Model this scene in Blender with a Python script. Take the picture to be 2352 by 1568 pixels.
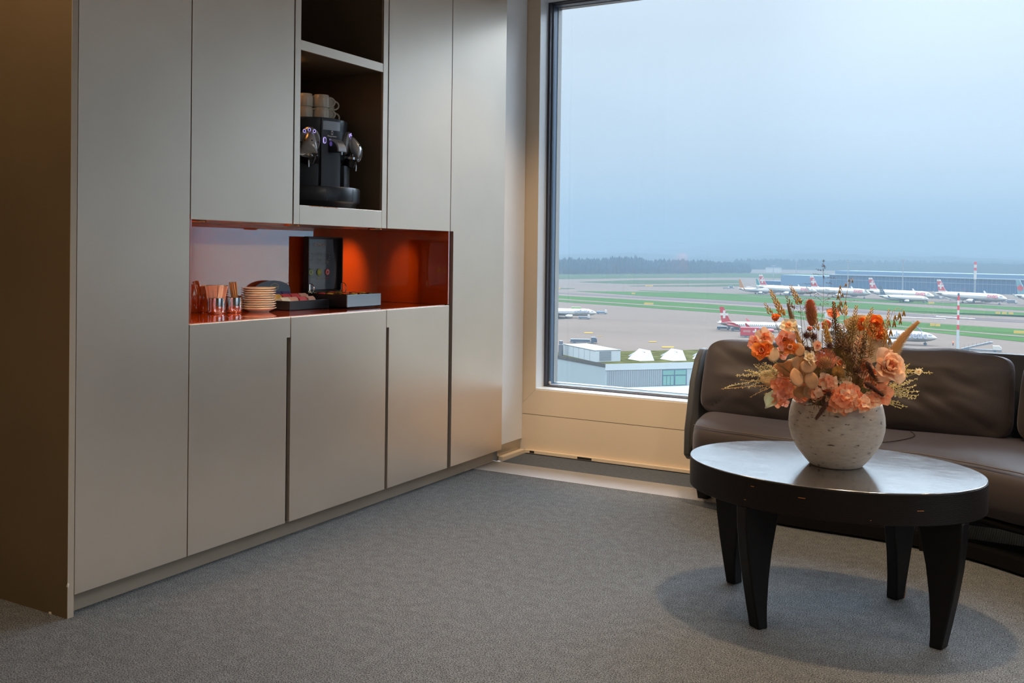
import bpy, bmesh, math, random
import numpy as np
from mathutils import Vector, Matrix, noise
random.seed(7)
PI=math.pi
for o in list(bpy.data.objects): bpy.data.objects.remove(o)
SC=bpy.context.scene; COL=SC.collection
# ------------------------------------------------------------------ camera
W,H=2352,1568
FPX=2230.; CX=1176.; CZ=1.2
PITCH=math.radians(-0.6); ROLL=math.radians(0.73); YAW=math.radians(29.4)
CY=580+FPX*math.tan(-PITCH)
Fv=np.array([-math.sin(YAW)*math.cos(PITCH),math.cos(YAW)*math.cos(PITCH),math.sin(PITCH)])
R0=np.array([math.cos(YAW),math.sin(YAW),0.]); U0=np.cross(R0,Fv)
Rv=R0*math.cos(ROLL)+U0*math.sin(ROLL); Uv=U0*math.cos(ROLL)-R0*math.sin(ROLL)
Cv=np.array([0,0,CZ])
cam=bpy.data.cameras.new('camera'); camo=bpy.data.objects.new('camera',cam); COL.objects.link(camo)
camo.matrix_world=Matrix(((Rv[0],Uv[0],-Fv[0],0),(Rv[1],Uv[1],-Fv[1],0),(Rv[2],Uv[2],-Fv[2],CZ),(0,0,0,1)))
cam.sensor_width=36; cam.lens=FPX/W*36; cam.shift_y=-(H/2-CY)/W; cam.clip_start=.05; cam.clip_end=30000
SC.camera=camo
def _ray(px,py): return Fv*FPX+Rv*(px-CX)-Uv*(py-CY)
def onx(px,py,X): r=_ray(px,py); return Vector(Cv+r*(X/r[0]))
def ony(px,py,Y): r=_ray(px,py); return Vector(Cv+r*(Y/r[1]))
def onz(px,py,Z): r=_ray(px,py); return Vector(Cv+r*((Z-CZ)/r[2]))
def at(px,py,depth): r=_ray(px,py); return Vector(Cv+r*(depth/FPX))
# ------------------------------------------------------------------ view, world, lights
SC.view_settings.view_transform='Standard'; SC.view_settings.look='None'
SC.view_settings.gamma=1; SC.view_settings.use_curve_mapping=False; SC.view_settings.exposure=0.0
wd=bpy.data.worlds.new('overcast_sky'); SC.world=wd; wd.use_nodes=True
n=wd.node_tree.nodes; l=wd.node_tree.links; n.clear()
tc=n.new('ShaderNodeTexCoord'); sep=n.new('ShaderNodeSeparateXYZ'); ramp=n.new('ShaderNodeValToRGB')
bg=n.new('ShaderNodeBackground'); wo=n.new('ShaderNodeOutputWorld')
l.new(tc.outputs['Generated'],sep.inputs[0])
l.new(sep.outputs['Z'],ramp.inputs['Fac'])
cr=ramp.color_ramp
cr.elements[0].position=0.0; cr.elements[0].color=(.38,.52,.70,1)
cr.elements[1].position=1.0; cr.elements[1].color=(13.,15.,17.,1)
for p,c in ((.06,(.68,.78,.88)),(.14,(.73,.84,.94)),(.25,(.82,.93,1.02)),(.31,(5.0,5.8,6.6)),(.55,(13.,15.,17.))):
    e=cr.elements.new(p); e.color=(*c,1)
# soft cloud glow toward the right-hand part of the sky plus mild cloud noise
mp=n.new('ShaderNodeMapping'); mp.inputs['Scale'].default_value=(1.2,1.2,4.0)
nz=n.new('ShaderNodeTexNoise'); nz.inputs['Scale'].default_value=1.6; nz.inputs['Detail'].default_value=3
mr=n.new('ShaderNodeMapRange'); mr.inputs['From Min'].default_value=.35; mr.inputs['From Max'].default_value=.7
mr.inputs['To Min'].default_value=.96; mr.inputs['To Max'].default_value=1.07
l.new(tc.outputs['Generated'],mp.inputs[0]); l.new(mp.outputs[0],nz.inputs['Vector']); l.new(nz.outputs['Fac'],mr.inputs['Value'])
dotn=n.new('ShaderNodeVectorMath'); dotn.operation='DOT_PRODUCT'
g=_ray(2380,200); g=g/np.linalg.norm(g); dotn.inputs[1].default_value=tuple(g)
l.new(tc.outputs['Generated'],dotn.inputs[0])
mr2=n.new('ShaderNodeMapRange'); mr2.interpolation_type='SMOOTHSTEP'
mr2.inputs['From Min'].default_value=.965; mr2.inputs['From Max'].default_value=1.0
mr2.inputs['To Min'].default_value=0; mr2.inputs['To Max'].default_value=.22
l.new(dotn.outputs['Value'],mr2.inputs['Value'])
ad=n.new('ShaderNodeMath'); ad.operation='ADD'; l.new(mr.outputs[0],ad.inputs[0]); l.new(mr2.outputs[0],ad.inputs[1])
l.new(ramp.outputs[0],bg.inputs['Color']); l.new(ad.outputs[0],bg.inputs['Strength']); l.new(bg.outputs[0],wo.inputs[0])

def light(name,kind,loc,energy,color,rot=(0,0,0),**k):
    d=bpy.data.lights.new(name,kind); d.energy=energy; d.color=color
    for a,b in k.items(): setattr(d,a,b)
    o=bpy.data.objects.new(name,d); o.location=loc; o.rotation_euler=rot; COL.objects.link(o); return o
WARM=(1.0,.70,.40); NEUT=(1.0,.90,.79)
CEIL=2.85
SPOTS=[(-.62,3.45,185,78),(-1.9,.5,85,110),(.6,1.0,70,110),(-2.1,4.4,60,95),(2.0,2.6,90,110),(-1.0,-1.4,120,110),(-3.05,1.15,50,150)]  # unseen ceiling lamps; the last is added to brighten the end panel
for i,(x,y,e,a) in enumerate(SPOTS):
    light('downlight_or_fill_beam','SPOT',(x,y,CEIL-.03),e,WARM,spot_size=math.radians(a),spot_blend=.6,shadow_soft_size=.06)
for x,y in ((1.0,1.2),(.25,2.3),(.8,-.8),(2.4,3.2)):
    light('wide_room_fill','SPOT',(x,y,CEIL-.04),36,NEUT,spot_size=math.radians(165),spot_blend=.5,shadow_soft_size=.09)  # unseen ceiling fill, added to brighten the whole room
# daylight portal-like area just inside the glazing is not used: the sky itself comes through the panes

# ------------------------------------------------------------------ materials
MATS={}
def mat(name,col,rough=.5,metal=0,bump=None,var=None,coat=0,coat_rough=.05,ior=1.5,sheen=0,emit=None,trans=0,alpha=1,aniso=None):
    if name in MATS: return MATS[name]
    m=bpy.data.materials.new(name); m.use_nodes=True; N=m.node_tree.nodes; L=m.node_tree.links
    b=N['Principled BSDF']; b.inputs['Base Color'].default_value=(*col,1); b.inputs['Roughness'].default_value=rough
    b.inputs['Metallic'].default_value=metal; b.inputs['IOR'].default_value=ior
    b.inputs['Coat Weight'].default_value=coat; b.inputs['Coat Roughness'].default_value=coat_rough
    if sheen: b.inputs['Sheen Weight'].default_value=sheen; b.inputs['Sheen Roughness'].default_value=.5
    if emit: b.inputs['Emission Color'].default_value=(*emit[0],1); b.inputs['Emission Strength'].default_value=emit[1]
    if trans: b.inputs['Transmission Weight'].default_value=trans
    if alpha<1: b.inputs['Alpha'].default_value=alpha
    if name.split('_')[0] in ('apron','taxi','tyre','grass','hill','forest','sedum','gravel','mark'): b.inputs['Specular IOR Level'].default_value=0
    t=N.new('ShaderNodeTexCoord')
    if var:   # (scale, amount, detail[, stretch])
        mpn=N.new('ShaderNodeMapping'); mpn.inputs['Scale'].default_value=var[3] if len(var)>3 else (1,1,1)
        x=N.new('ShaderNodeTexNoise'); x.inputs['Scale'].default_value=var[0]; x.inputs['Detail'].default_value=var[2]
        r=N.new('ShaderNodeMapRange'); r.inputs['From Min'].default_value=.3; r.inputs['From Max'].default_value=.7
        r.inputs['To Min'].default_value=1-var[1]; r.inputs['To Max'].default_value=1+var[1]
        v=N.new('ShaderNodeVectorMath'); v.operation='SCALE'; v.inputs[0].default_value=col
        L.new(t.outputs['Object'],mpn.inputs[0]); L.new(mpn.outputs[0],x.inputs['Vector']); L.new(x.outputs['Fac'],r.inputs['Value'])
        L.new(r.outputs[0],v.inputs['Scale']); L.new(v.outputs[0],b.inputs['Base Color'])
    if bump:  # (scale, strength, distance[, stretch])
        mpn=N.new('ShaderNodeMapping'); mpn.inputs['Scale'].default_value=bump[3] if len(bump)>3 else (1,1,1)
        x=N.new('ShaderNodeTexNoise'); x.inputs['Scale'].default_value=bump[0]; x.inputs['Detail'].default_value=3
        bn=N.new('ShaderNodeBump'); bn.inputs['Strength'].default_value=bump[1]; bn.inputs['Distance'].default_value=bump[2]
        L.new(t.outputs['Object'],mpn.inputs[0]); L.new(mpn.outputs[0],x.inputs['Vector']); L.new(x.outputs['Fac'],bn.inputs['Height'])
        L.new(bn.outputs[0],b.inputs['Normal'])
    if name.startswith(('petal','leaf_tan','fan_','leaf_green','bunny','oat','spray')):
        tr=N.new('ShaderNodeBsdfTranslucent'); mx=N.new('ShaderNodeMixShader'); mx.inputs[0].default_value=.38
        src=b.inputs['Base Color'].links
        if src: L.new(src[0].from_socket,tr.inputs[0])
        else: tr.inputs[0].default_value=(*col,1)
        L.new(b.outputs[0],mx.inputs[1]); L.new(tr.outputs[0],mx.inputs[2]); L.new(mx.outputs[0],N['Material Output'].inputs['Surface'])
    MATS[name]=m; return m
M=lambda k:MATS[k]
mat('taupe_lacquer',(.76,.655,.545),.34,.78,bump=(900,.04,.0006),var=(2.2,.04,4))
mat('taupe_edge',(.46,.38,.29),.5,.2)
mat('panel_brown',(.14,.10,.055),.5,.25,var=(3,.06,4))
mat('dark_interior',(.020,.014,.010),.6)
mat('niche_brown',(.20,.14,.09),.38,.3)
mat('shadow_gap',(.012,.010,.009),.7)
mat('red_glass',(.52,.062,.003),.04,0,coat=1,coat_rough=.015,ior=1.75)
M('red_glass').node_tree.nodes['Principled BSDF'].inputs['Coat IOR'].default_value=2.9
mat('white_wall',(.88,.88,.88),.5,bump=(160,.05,.001))
mat('ceiling_paint',(.70,.68,.64),.7)
mat('room_wall',(.42,.33,.24),.7,var=(1.5,.05,3))
mat('beige_frame',(.74,.60,.44),.42,.0,bump=(700,.03,.0005))
mat('light_sill',(.78,.80,.82),.35,.1)
mat('gasket',(.045,.050,.075),.5)
mat('spacer',(.05,.075,.11),.35,.3)
mat('outer_white',(.13,.13,.125),.4)
mat('steel_skirting',(.46,.43,.38),.33,.85,var=(40,.05,2,(1,1,30)))
mat('plinth_metal',(.38,.32,.25),.45,.25)
mat('seam',(.16,.13,.10),.8)
mat('chip_white',(.72,.66,.58),.8)
mat('charcoal_plastic',(.030,.036,.046),.33,.25)
mat('charcoal_soft',(.045,.055,.070),.42,.2)
mat('silver_plastic',(.46,.46,.47),.28,.7)
mat('black_gloss',(.008,.008,.010),.2)
mat('black_wood',(.005,.0045,.0045),.42,bump=(60,.15,.001,(1,1,.1)))
mat('chrome',(.80,.79,.78),.08,1)
mat('cream_china',(.66,.60,.49),.18,coat=.5)
mat('white_china',(.80,.74,.66),.16,coat=.5)
mat('box_black',(.020,.022,.027),.36)
mat('box_front',(.30,.40,.47),.36,.25)
mat('lid_lining',(.09,.12,.155),.22,coat=.6)
mat('print_white',(.75,.74,.72),.6)
mat('print_grey',(.30,.32,.34),.6)
mat('print_green',(.20,.32,.06),.4)
mat('print_lime',(.42,.45,.05),.4)
mat('print_red',(.55,.05,.08),.4)
mat('gold',(.75,.50,.12),.25,1)
mat('card_blue',(.15,.22,.29),.5)
mat('logo_cream',(.70,.66,.38),.6)
mat('sachet_paper',(.95,.72,.56),.6)
mat('stick_wood',(.62,.42,.20),.6)
mat('tea_yellow',(.95,.55,.06),.5); mat('tea_purple',(.11,.08,.25),.5); mat('tea_red',(.95,.07,.07),.5); mat('tea_cream',(.85,.78,.62),.5); mat('tea_pink',(.98,.50,.32),.5)
mat('display_grey',(.40,.46,.55),.3)
mat('led_ring',(.5,.4,.9),.4,emit=((.55,.45,1.0),.9))
mat('violet_led',(.10,.07,.35),.4,emit=((.30,.20,.9),.18))
mat('lamp_copper',(.55,.30,.16),.25,1)
mat('lamp_glow',(1,.5,.2),.4,emit=((1.0,.36,.12),1.2))
mat('ceiling_glow',(1,.9,.8),.4,emit=((1.0,.85,.65),6))
mat('wear_orange',(.55,.20,.04),.7)
# window pane: clear, thin, weak mirror reflection
def glass(name,refl,tint=(1,1,1)):
    m=bpy.data.materials.new(name); m.use_nodes=True; N=m.node_tree.nodes; L=m.node_tree.links; N.clear()
    o=N.new('ShaderNodeOutputMaterial'); tr=N.new('ShaderNodeBsdfTransparent'); tr.inputs[0].default_value=(*tint,1)
    gl=N.new('ShaderNodeBsdfGlossy'); gl.inputs['Roughness'].default_value=.0; fr=N.new('ShaderNodeFresnel'); fr.inputs[0].default_value=1.35
    mx=N.new('ShaderNodeMixShader'); L.new(fr.outputs[0],mx.inputs[0]); L.new(tr.outputs[0],mx.inputs[1]); L.new(gl.outputs[0],mx.inputs[2]); L.new(mx.outputs[0],o.inputs[0])
    MATS[name]=m
glass('pane_glass',.1,(.97,.985,1))
# carpet
def carpet(name,c1,c2,sc=420):
    m=bpy.data.materials.new(name); m.use_nodes=True; N=m.node_tree.nodes; L=m.node_tree.links; b=N['Principled BSDF']
    b.inputs['Roughness'].default_value=.95; b.inputs['Specular IOR Level'].default_value=.1
    t=N.new('ShaderNodeTexCoord'); x=N.new('ShaderNodeTexNoise'); x.inputs['Scale'].default_value=sc; x.inputs['Detail'].default_value=2; x.inputs['Roughness'].default_value=.8
    r=N.new('ShaderNodeValToRGB'); r.color_ramp.elements[0].position=.36; r.color_ramp.elements[1].position=.66
    r.color_ramp.elements[0].color=(*c1,1); r.color_ramp.elements[1].color=(*c2,1)
    L.new(t.outputs['Object'],x.inputs['Vector']); L.new(x.outputs['Fac'],r.inputs[0])
    x2=N.new('ShaderNodeTexNoise'); x2.inputs['Scale'].default_value=sc/9; x2.inputs['Detail'].default_value=3
    r2=N.new('ShaderNodeMapRange'); r2.inputs['From Min'].default_value=.3; r2.inputs['From Max'].default_value=.7; r2.inputs['To Min'].default_value=.86; r2.inputs['To Max'].default_value=1.14
    L.new(t.outputs['Object'],x2.inputs['Vector']); L.new(x2.outputs['Fac'],r2.inputs[0])
    v=N.new('ShaderNodeVectorMath'); v.operation='SCALE'; L.new(r.outputs[0],v.inputs[0]); L.new(r2.outputs[0],v.inputs['Scale'])
    L.new(v.outputs[0],b.inputs['Base Color'])
    bn=N.new('ShaderNodeBump'); bn.inputs['Strength'].default_value=.5; bn.inputs['Distance'].default_value=.003
    L.new(x.outputs['Fac'],bn.inputs['Height']); L.new(bn.outputs[0],b.inputs['Normal']); MATS[name]=m
carpet('carpet_grey',(.015,.017,.020),(.225,.235,.243),230)
carpet('carpet_daylit',(.040,.048,.060),(.17,.19,.22))  # same carpet with the window's cool daylight tint put into its colour
# ribbed floor grille, fabric with fine ribs, dark wood with grain, speckled ceramic, pebble
def wave_mat(name,c1,c2,scale,rough,metal=0,direction='X',rot=0,bump=.3,dist=.001,sheen=0,dis=0.):
    m=bpy.data.materials.new(name); m.use_nodes=True; N=m.node_tree.nodes; L=m.node_tree.links; b=N['Principled BSDF']
    b.inputs['Roughness'].default_value=rough; b.inputs['Metallic'].default_value=metal
    if sheen: b.inputs['Sheen Weight'].default_value=sheen; b.inputs['Sheen Tint'].default_value=(.85,.85,1,1)
    t=N.new('ShaderNodeTexCoord'); mpn=N.new('ShaderNodeMapping'); mpn.inputs['Rotation'].default_value=(0,0,rot)
    w=N.new('ShaderNodeTexWave'); w.bands_direction=direction; w.inputs['Scale'].default_value=scale; w.inputs['Distortion'].default_value=dis; w.inputs['Detail'].default_value=2
    L.new(t.outputs['Object'],mpn.inputs[0]); L.new(mpn.outputs[0],w.inputs['Vector'])
    mx=N.new('ShaderNodeMix'); mx.data_type='RGBA'; mx.inputs[6].default_value=(*c1,1); mx.inputs[7].default_value=(*c2,1)
    L.new(w.outputs['Fac'],mx.inputs[0]); L.new(mx.outputs[2],b.inputs['Base Color'])
    bn=N.new('ShaderNodeBump'); bn.inputs['Strength'].default_value=bump; bn.inputs['Distance'].default_value=dist
    L.new(w.outputs['Fac'],bn.inputs['Height']); L.new(bn.outputs[0],b.inputs['Normal']); MATS[name]=m; return m
wave_mat('grille_metal',(.22,.21,.20),(.46,.44,.43),34,.4,.3,'X',0,.5,.003)
wave_mat('sofa_fabric',(.022,.014,.012),(.044,.030,.026),130,.60,0,'X',.6,.3,.0007,sheen=.2)
wave_mat('wood_rim',(.006,.0045,.004),(.013,.009,.008),70,.42,0,'Z',0,.35,.0006,dis=6)
for k_,v_ in (('wood_rim',.22),('black_wood',.22),('sofa_fabric',.45)): MATS[k_].node_tree.nodes['Principled BSDF'].inputs['Specular IOR Level'].default_value=v_
mat('sofa_shell',(.020,.020,.022),.6,sheen=.3); mat('piping',(.11,.085,.07),.7)
m=mat('wood_top',(.030,.024,.022),.10,0,coat=1,coat_rough=.06,ior=2.6)
b=m.node_tree.nodes['Principled BSDF']; b.inputs['Coat IOR'].default_value=4.0
N=m.node_tree.nodes; L=m.node_tree.links; t=N.new('ShaderNodeTexCoord'); mp=N.new('ShaderNodeMapping'); mp.inputs['Scale'].default_value=(14,160,1)
x=N.new('ShaderNodeTexNoise'); x.inputs['Scale'].default_value=1.0; x.inputs['Detail'].default_value=5
mr=N.new('ShaderNodeMapRange'); mr.inputs['From Min'].default_value=.4; mr.inputs['From Max'].default_value=.75; mr.inputs['To Min'].default_value=.13; mr.inputs['To Max'].default_value=.19
L.new(t.outputs['Object'],mp.inputs[0]); L.new(mp.outputs[0],x.inputs['Vector']); L.new(x.outputs['Fac'],mr.inputs[0]); L.new(mr.outputs[0],b.inputs['Coat Roughness'])
bn=N.new('ShaderNodeBump'); bn.inputs['Strength'].default_value=.06; bn.inputs['Distance'].default_value=.0008; L.new(x.outputs['Fac'],bn.inputs['Height']); L.new(bn.outputs[0],b.inputs['Coat Normal'])
# stone vase
m=mat('vase_stone',(.42,.37,.32),.75)
b=m.node_tree.nodes['Principled BSDF']; N=m.node_tree.nodes; L=m.node_tree.links
t=N.new('ShaderNodeTexCoord'); mp=N.new('ShaderNodeMapping'); mp.inputs['Scale'].default_value=(30,30,90)
x=N.new('ShaderNodeTexNoise'); x.inputs['Scale'].default_value=1.3; x.inputs['Detail'].default_value=4
r=N.new('ShaderNodeValToRGB'); r.color_ramp.elements[0].position=.30; r.color_ramp.elements[0].color=(.05,.04,.032,1); r.color_ramp.elements[1].position=.355; r.color_ramp.elements[1].color=(.33,.285,.24,1)
e=r.color_ramp.elements.new(.7); e.color=(.39,.34,.29,1)
L.new(t.outputs['Object'],mp.inputs[0]); L.new(mp.outputs[0],x.inputs['Vector']); L.new(x.outputs['Fac'],r.inputs[0]); L.new(r.outputs[0],b.inputs['Base Color'])
bn=N.new('ShaderNodeBump'); bn.inputs['Strength'].default_value=.35; bn.inputs['Distance'].default_value=.003; L.new(x.outputs['Fac'],bn.inputs['Height']); L.new(bn.outputs[0],b.inputs['Normal'])

# ------------------------------------------------------------------ helpers
def tag(o,label=None,cat=None,group=None,kind=None):
    if label: o['label']=label
    if cat: o['category']=cat
    if group: o['group']=group
    if kind: o['kind']=kind
    return o
def empty(name,loc=(0,0,0),rz=0,label=None,cat=None,group=None,kind=None):
    o=bpy.data.objects.new(name,None); COL.objects.link(o); o.location=loc; o.rotation_euler=(0,0,rz); o.empty_display_size=.05
    return tag(o,label,cat,group,kind)
def obj(name,bm,m,parent=None,smooth=False,sub=0,bev=0,loc=None,rz=0,solid=0,rot=None):
    me=bpy.data.meshes.new(name); bmesh.ops.recalc_face_normals(bm,faces=bm.faces[:]); bm.to_mesh(me); bm.free()
    ms=m if isinstance(m,(list,tuple)) else [m]
    for k in ms: me.materials.append(MATS[k] if isinstance(k,str) else k)
    if smooth:
        for p in me.polygons: p.use_smooth=True
        if smooth!='all': me.set_sharp_from_angle(angle=math.radians(40))
    o=bpy.data.objects.new(name,me); COL.objects.link(o)
    if parent is not None: o.parent=parent
    if loc is not None: o.location=loc
    o.rotation_euler=rot if rot else (0,0,rz)
    if solid: s=o.modifiers.new('s','SOLIDIFY'); s.thickness=solid; s.offset=0
    if bev: b_=o.modifiers.new('b','BEVEL'); b_.width=bev; b_.segments=2; b_.limit_method='ANGLE'
    if sub: s=o.modifiers.new('u','SUBSURF'); s.levels=sub; s.render_levels=sub
    return o
def NB(): return bmesh.new()
def box(bm,a,b,mi=0):
    x0,y0,z0=a; x1,y1,z1=b
    v=[bm.verts.new(p) for p in ((x0,y0,z0),(x1,y0,z0),(x1,y1,z0),(x0,y1,z0),(x0,y0,z1),(x1,y0,z1),(x1,y1,z1),(x0,y1,z1))]
    for f in ((0,3,2,1),(4,5,6,7),(0,1,5,4),(1,2,6,5),(2,3,7,6),(3,0,4,7)):
        q=bm.faces.new([v[i] for i in f]); q.material_index=mi
    return bm
def B(a,b,mi=0): return box(NB(),a,b,mi)
def prism(bm,pts,vec,mi=0):
    vec=Vector(vec); a=[bm.verts.new(p) for p in pts]; b=[bm.verts.new(Vector(p)+vec) for p in pts]; k=len(a)
    for f in ([bm.faces.new(a),bm.faces.new(b[::-1])]+[bm.faces.new((a[i],a[(i+1)%k],b[(i+1)%k],b[i])) for i in range(k)]): f.material_index=mi
    return bm
def lathe(bm,prof,c=(0,0,0),n_=32,ang=2*PI,axis='z',mi=0):
    c=Vector(c); rings=[]
    full=abs(ang-2*PI)<1e-6; K=n_ if full else n_+1
    for r,z in prof:
        ring=[]
        for i in range(K):
            a=ang*i/n_
            p=Vector((r*math.cos(a),r*math.sin(a),z)) if axis=='z' else (Vector((z,r*math.cos(a),r*math.sin(a))) if axis=='x' else Vector((r*math.cos(a),z,r*math.sin(a))))
            ring.append(bm.verts.new(c+p))
        rings.append(ring)
    for a,b in zip(rings,rings[1:]):
        for i in range(K if full else K-1):
            q=bm.faces.new((a[i],a[(i+1)%K],b[(i+1)%K],b[i])); q.material_index=mi
    if full and tuple(prof[0])!=tuple(prof[-1]):
        for ring,pr in ((rings[0],prof[0]),(rings[-1],prof[-1])):
            if pr[0]>1e-6:
                q=bm.faces.new(ring); q.material_index=mi
    return bm
def tube(bm,pts,rad,n_=6,mi=0,cap=True):
    pts=[Vector(p) for p in pts]; K=len(pts); rings=[]; prev=None
    for i,p in enumerate(pts):
        d=(pts[min(i+1,K-1)]-pts[max(i-1,0)])
        d=d.normalized() if d.length>1e-9 else Vector((0,0,1))
        if prev is None:
            up=Vector((0,0,1)) if abs(d.z)<.9 else Vector((1,0,0)); s=d.cross(up).normalized()
        else:
            s=(prev-d*prev.dot(d)); s=s.normalized() if s.length>1e-6 else d.orthogonal().normalized()
        prev=s; u=d.cross(s); r=rad(i/(K-1)) if callable(rad) else (rad[i] if isinstance(rad,(list,tuple)) else rad)
        rings.append([bm.verts.new(p+(s*math.cos(2*PI*j/n_)+u*math.sin(2*PI*j/n_))*r) for j in range(n_)])
    for a,b in zip(rings,rings[1:]):
        for j in range(n_):
            q=bm.faces.new((a[j],a[(j+1)%n_],b[(j+1)%n_],b[j])); q.material_index=mi
    if cap:
        bm.faces.new(rings[0][::-1]).material_index=mi; bm.faces.new(rings[-1]).material_index=mi
    return bm
def ell(bm,c,rad,dirv=(0,0,1),n_=6,m_=4,mi=0):   # ellipsoid, radii (side, side, along)
    c=Vector(c); d=Vector(dirv).normalized(); s=d.orthogonal().normalized(); u=d.cross(s)
    rings=[]; top=bm.verts.new(c+d*rad[2]); bot=bm.verts.new(c-d*rad[2])
    for i in range(1,m_):
        a=PI*i/m_; rings.append([bm.verts.new(c+d*math.cos(a)*rad[2]+(s*math.cos(2*PI*j/n_)*rad[0]+u*math.sin(2*PI*j/n_)*rad[1])*math.sin(a)) for j in range(n_)])
    for j in range(n_):
        bm.faces.new((top,rings[0][j],rings[0][(j+1)%n_])).material_index=mi
        bm.faces.new((bot,rings[-1][(j+1)%n_],rings[-1][j])).material_index=mi
        for a,b in zip(rings,rings[1:]): bm.faces.new((a[j],b[j],b[(j+1)%n_],a[(j+1)%n_])).material_index=mi
    return bm
def text(name,s,m,size,parent,loc,rot,align='CENTER',ext=.0004,sx=1,bold=0):
    cu=bpy.data.curves.new(name,'FONT'); cu.body=s; cu.size=size; cu.align_x=align; cu.align_y='CENTER'; cu.extrude=ext; cu.resolution_u=2; cu.offset=bold
    o=bpy.data.objects.new(name,cu); COL.objects.link(o); dg=bpy.context.evaluated_depsgraph_get()
    me=bpy.data.meshes.new_from_object(o.evaluated_get(dg)); bpy.data.objects.remove(o)
    me.materials.clear(); me.materials.append(MATS[m]); o=bpy.data.objects.new(name,me); COL.objects.link(o)
    o.parent=parent; o.location=loc; o.rotation_euler=rot; o.scale=(sx,1,1); return o
def st(name,bm,m,**k):
    o=obj(name,bm,m,**k); o['kind']='structure'; return o
def copy_tree(o,parent=None):
    c=o.copy(); COL.objects.link(c); c.parent=parent
    for ch in [q for q in bpy.data.objects if q.parent==o]: copy_tree(ch,c)
    return c

# ------------------------------------------------------------------ room shell
FX=-2.77   # cabinet front plane
WY=5.12    # window wall inner plane
RX=4.6; BY=-3.2; LX=-3.42
st('floor',B((LX,BY,-.2),(RX,4.575,0)),'carpet_grey')
st('trim_1',B((-2.768,4.81,-.2),(RX,WY+.02,.0)),'carpet_daylit')          # carpet strip between grille and window
st('trim_2',B((-2.815,4.575,-.2),(RX,4.81,.002)),'grille_metal')         # ribbed convector grille set in the floor
st('ceiling',B((LX,BY,CEIL),(RX,WY+.3,CEIL+.2)),'ceiling_paint')
st('wall_left',B((LX-.2,BY,0),(LX,WY+.3,CEIL)),'room_wall')
bm=B((RX,BY,0),(RX+.2,.8,CEIL)); box(bm,(RX,.8,0),(RX+.2,WY+.3,.4)); box(bm,(RX,.8,2.72),(RX+.2,WY+.3,CEIL)); box(bm,(RX,WY-.1,.4),(RX+.2,WY+.3,2.72))
st('wall_right',bm,'room_wall')
st('wall_front',B((LX,BY-.2,0),(RX,BY,CEIL)),'room_wall')
st('wall_side',B((-2.95,4.83,.085),(-2.80,WY-.001,CEIL)),'white_wall',bev=.002)
bm=B((-2.816,4.822,0),(-2.795,WY-.015,.084)); box(bm,(-2.795,4.822,0),(-2.772,WY-.015,.022))
st('baseboard_left',B((-2.83,4.822,0),(-2.80,WY-.02,.085)),'steel_skirting',bev=.001)
st('trim_3',B((-2.80,4.835,0.0),(-2.768,WY-.02,.026)),'beige_frame',bev=.003)
# wall under the window
st('wall_back',B((-2.95,WY,-.2),(RX,WY+.30,.232)),'beige_frame')
bm=B((-2.77,WY-.022,.004),(RX,WY,.024)); st('trim_4',bm,'beige_frame',bev=.002)
bm=B((-2.735,WY-.0235,.008),(-2.705,WY-.021,.02)); box(bm,(-2.42,WY-.0235,.008),(-2.33,WY-.021,.020)); st('trim_5',bm,'shadow_gap')
st('trim_6',B((-2.80,WY+.004,.2318),(RX,WY+.02,.2352)),'seam')
bm=NB(); prism(bm,[(-2.94,WY+.0005,.235),(RX,WY+.0005,.235),(RX,WY+.0005,.383),(-2.713,WY+.0005,.383),(-2.85,WY+.0005,.246),(-2.94,WY+.0005,.246)],(0,.1,0)); st('trim_7',bm,'beige_frame',bev=.001)
bm=NB(); prism(bm,[(-2.94,WY+.0007,.2465),(-2.85,WY+.0007,.2465),(-2.7135,WY+.0007,.383),(-2.7135,WY+.0007,CEIL),(-2.94,WY+.0007,CEIL)],(0,.1,0)); box(bm,(RX-.1,WY,.383),(RX,WY+.1,CEIL)); box(bm,(-2.713,WY,2.72),(RX-.1,WY+.1,CEIL))
st('trim_8',bm,'beige_frame',bev=.002)
# window
w=empty('window_1',(-2.66,WY+.1,.383),kind='structure')
def wpart(name,bm,m,**k):
    o=obj(name,bm,m,parent=w,**k); o.matrix_parent_inverse=Matrix.Translation(w.location).inverted(); return o
X0,X1,Z0,Z1=-2.713,RX-.1,.383,2.72
def ring(bm,x0,x1,z0,z1,t,ya,yb):
    box(bm,(x0,ya,z0),(x0+t,yb,z1)); box(bm,(x1-t,ya,z0),(x1,yb,z1)); box(bm,(x0+t,ya,z0),(x1-t,yb,z0+t)); box(bm,(x0+t,ya,z1-t),(x1-t,yb,z1)); return bm
wpart('reveal',ring(NB(),X0-.02,X1+.02,Z0-.012,Z1+.012,.0205,WY+.004,WY+.104),'light_sill')
wpart('window_frame',ring(NB(),X0-.02,X1+.02,Z0-.02,Z1+.02,.035,WY+.104,WY+.13),'gasket')
wpart('window_frame',ring(NB(),X0+.0,X1,Z0+.003,Z1,.020,WY+.130,WY+.134),'chrome')
wpart('window_frame',ring(NB(),X0-.02,X1+.02,Z0-.02,Z1+.02,.042,WY+.134,WY+.19),'spacer')
wpart('outer_frame',ring(NB(),X0-.02,X1+.02,Z0-.02,Z1+.02,.045,WY+.19,WY+.24),'outer_white')
wpart('glass_pane',B((X0,WY+.150,Z0),(X1,WY+.152,Z1)),'pane_glass')
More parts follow.
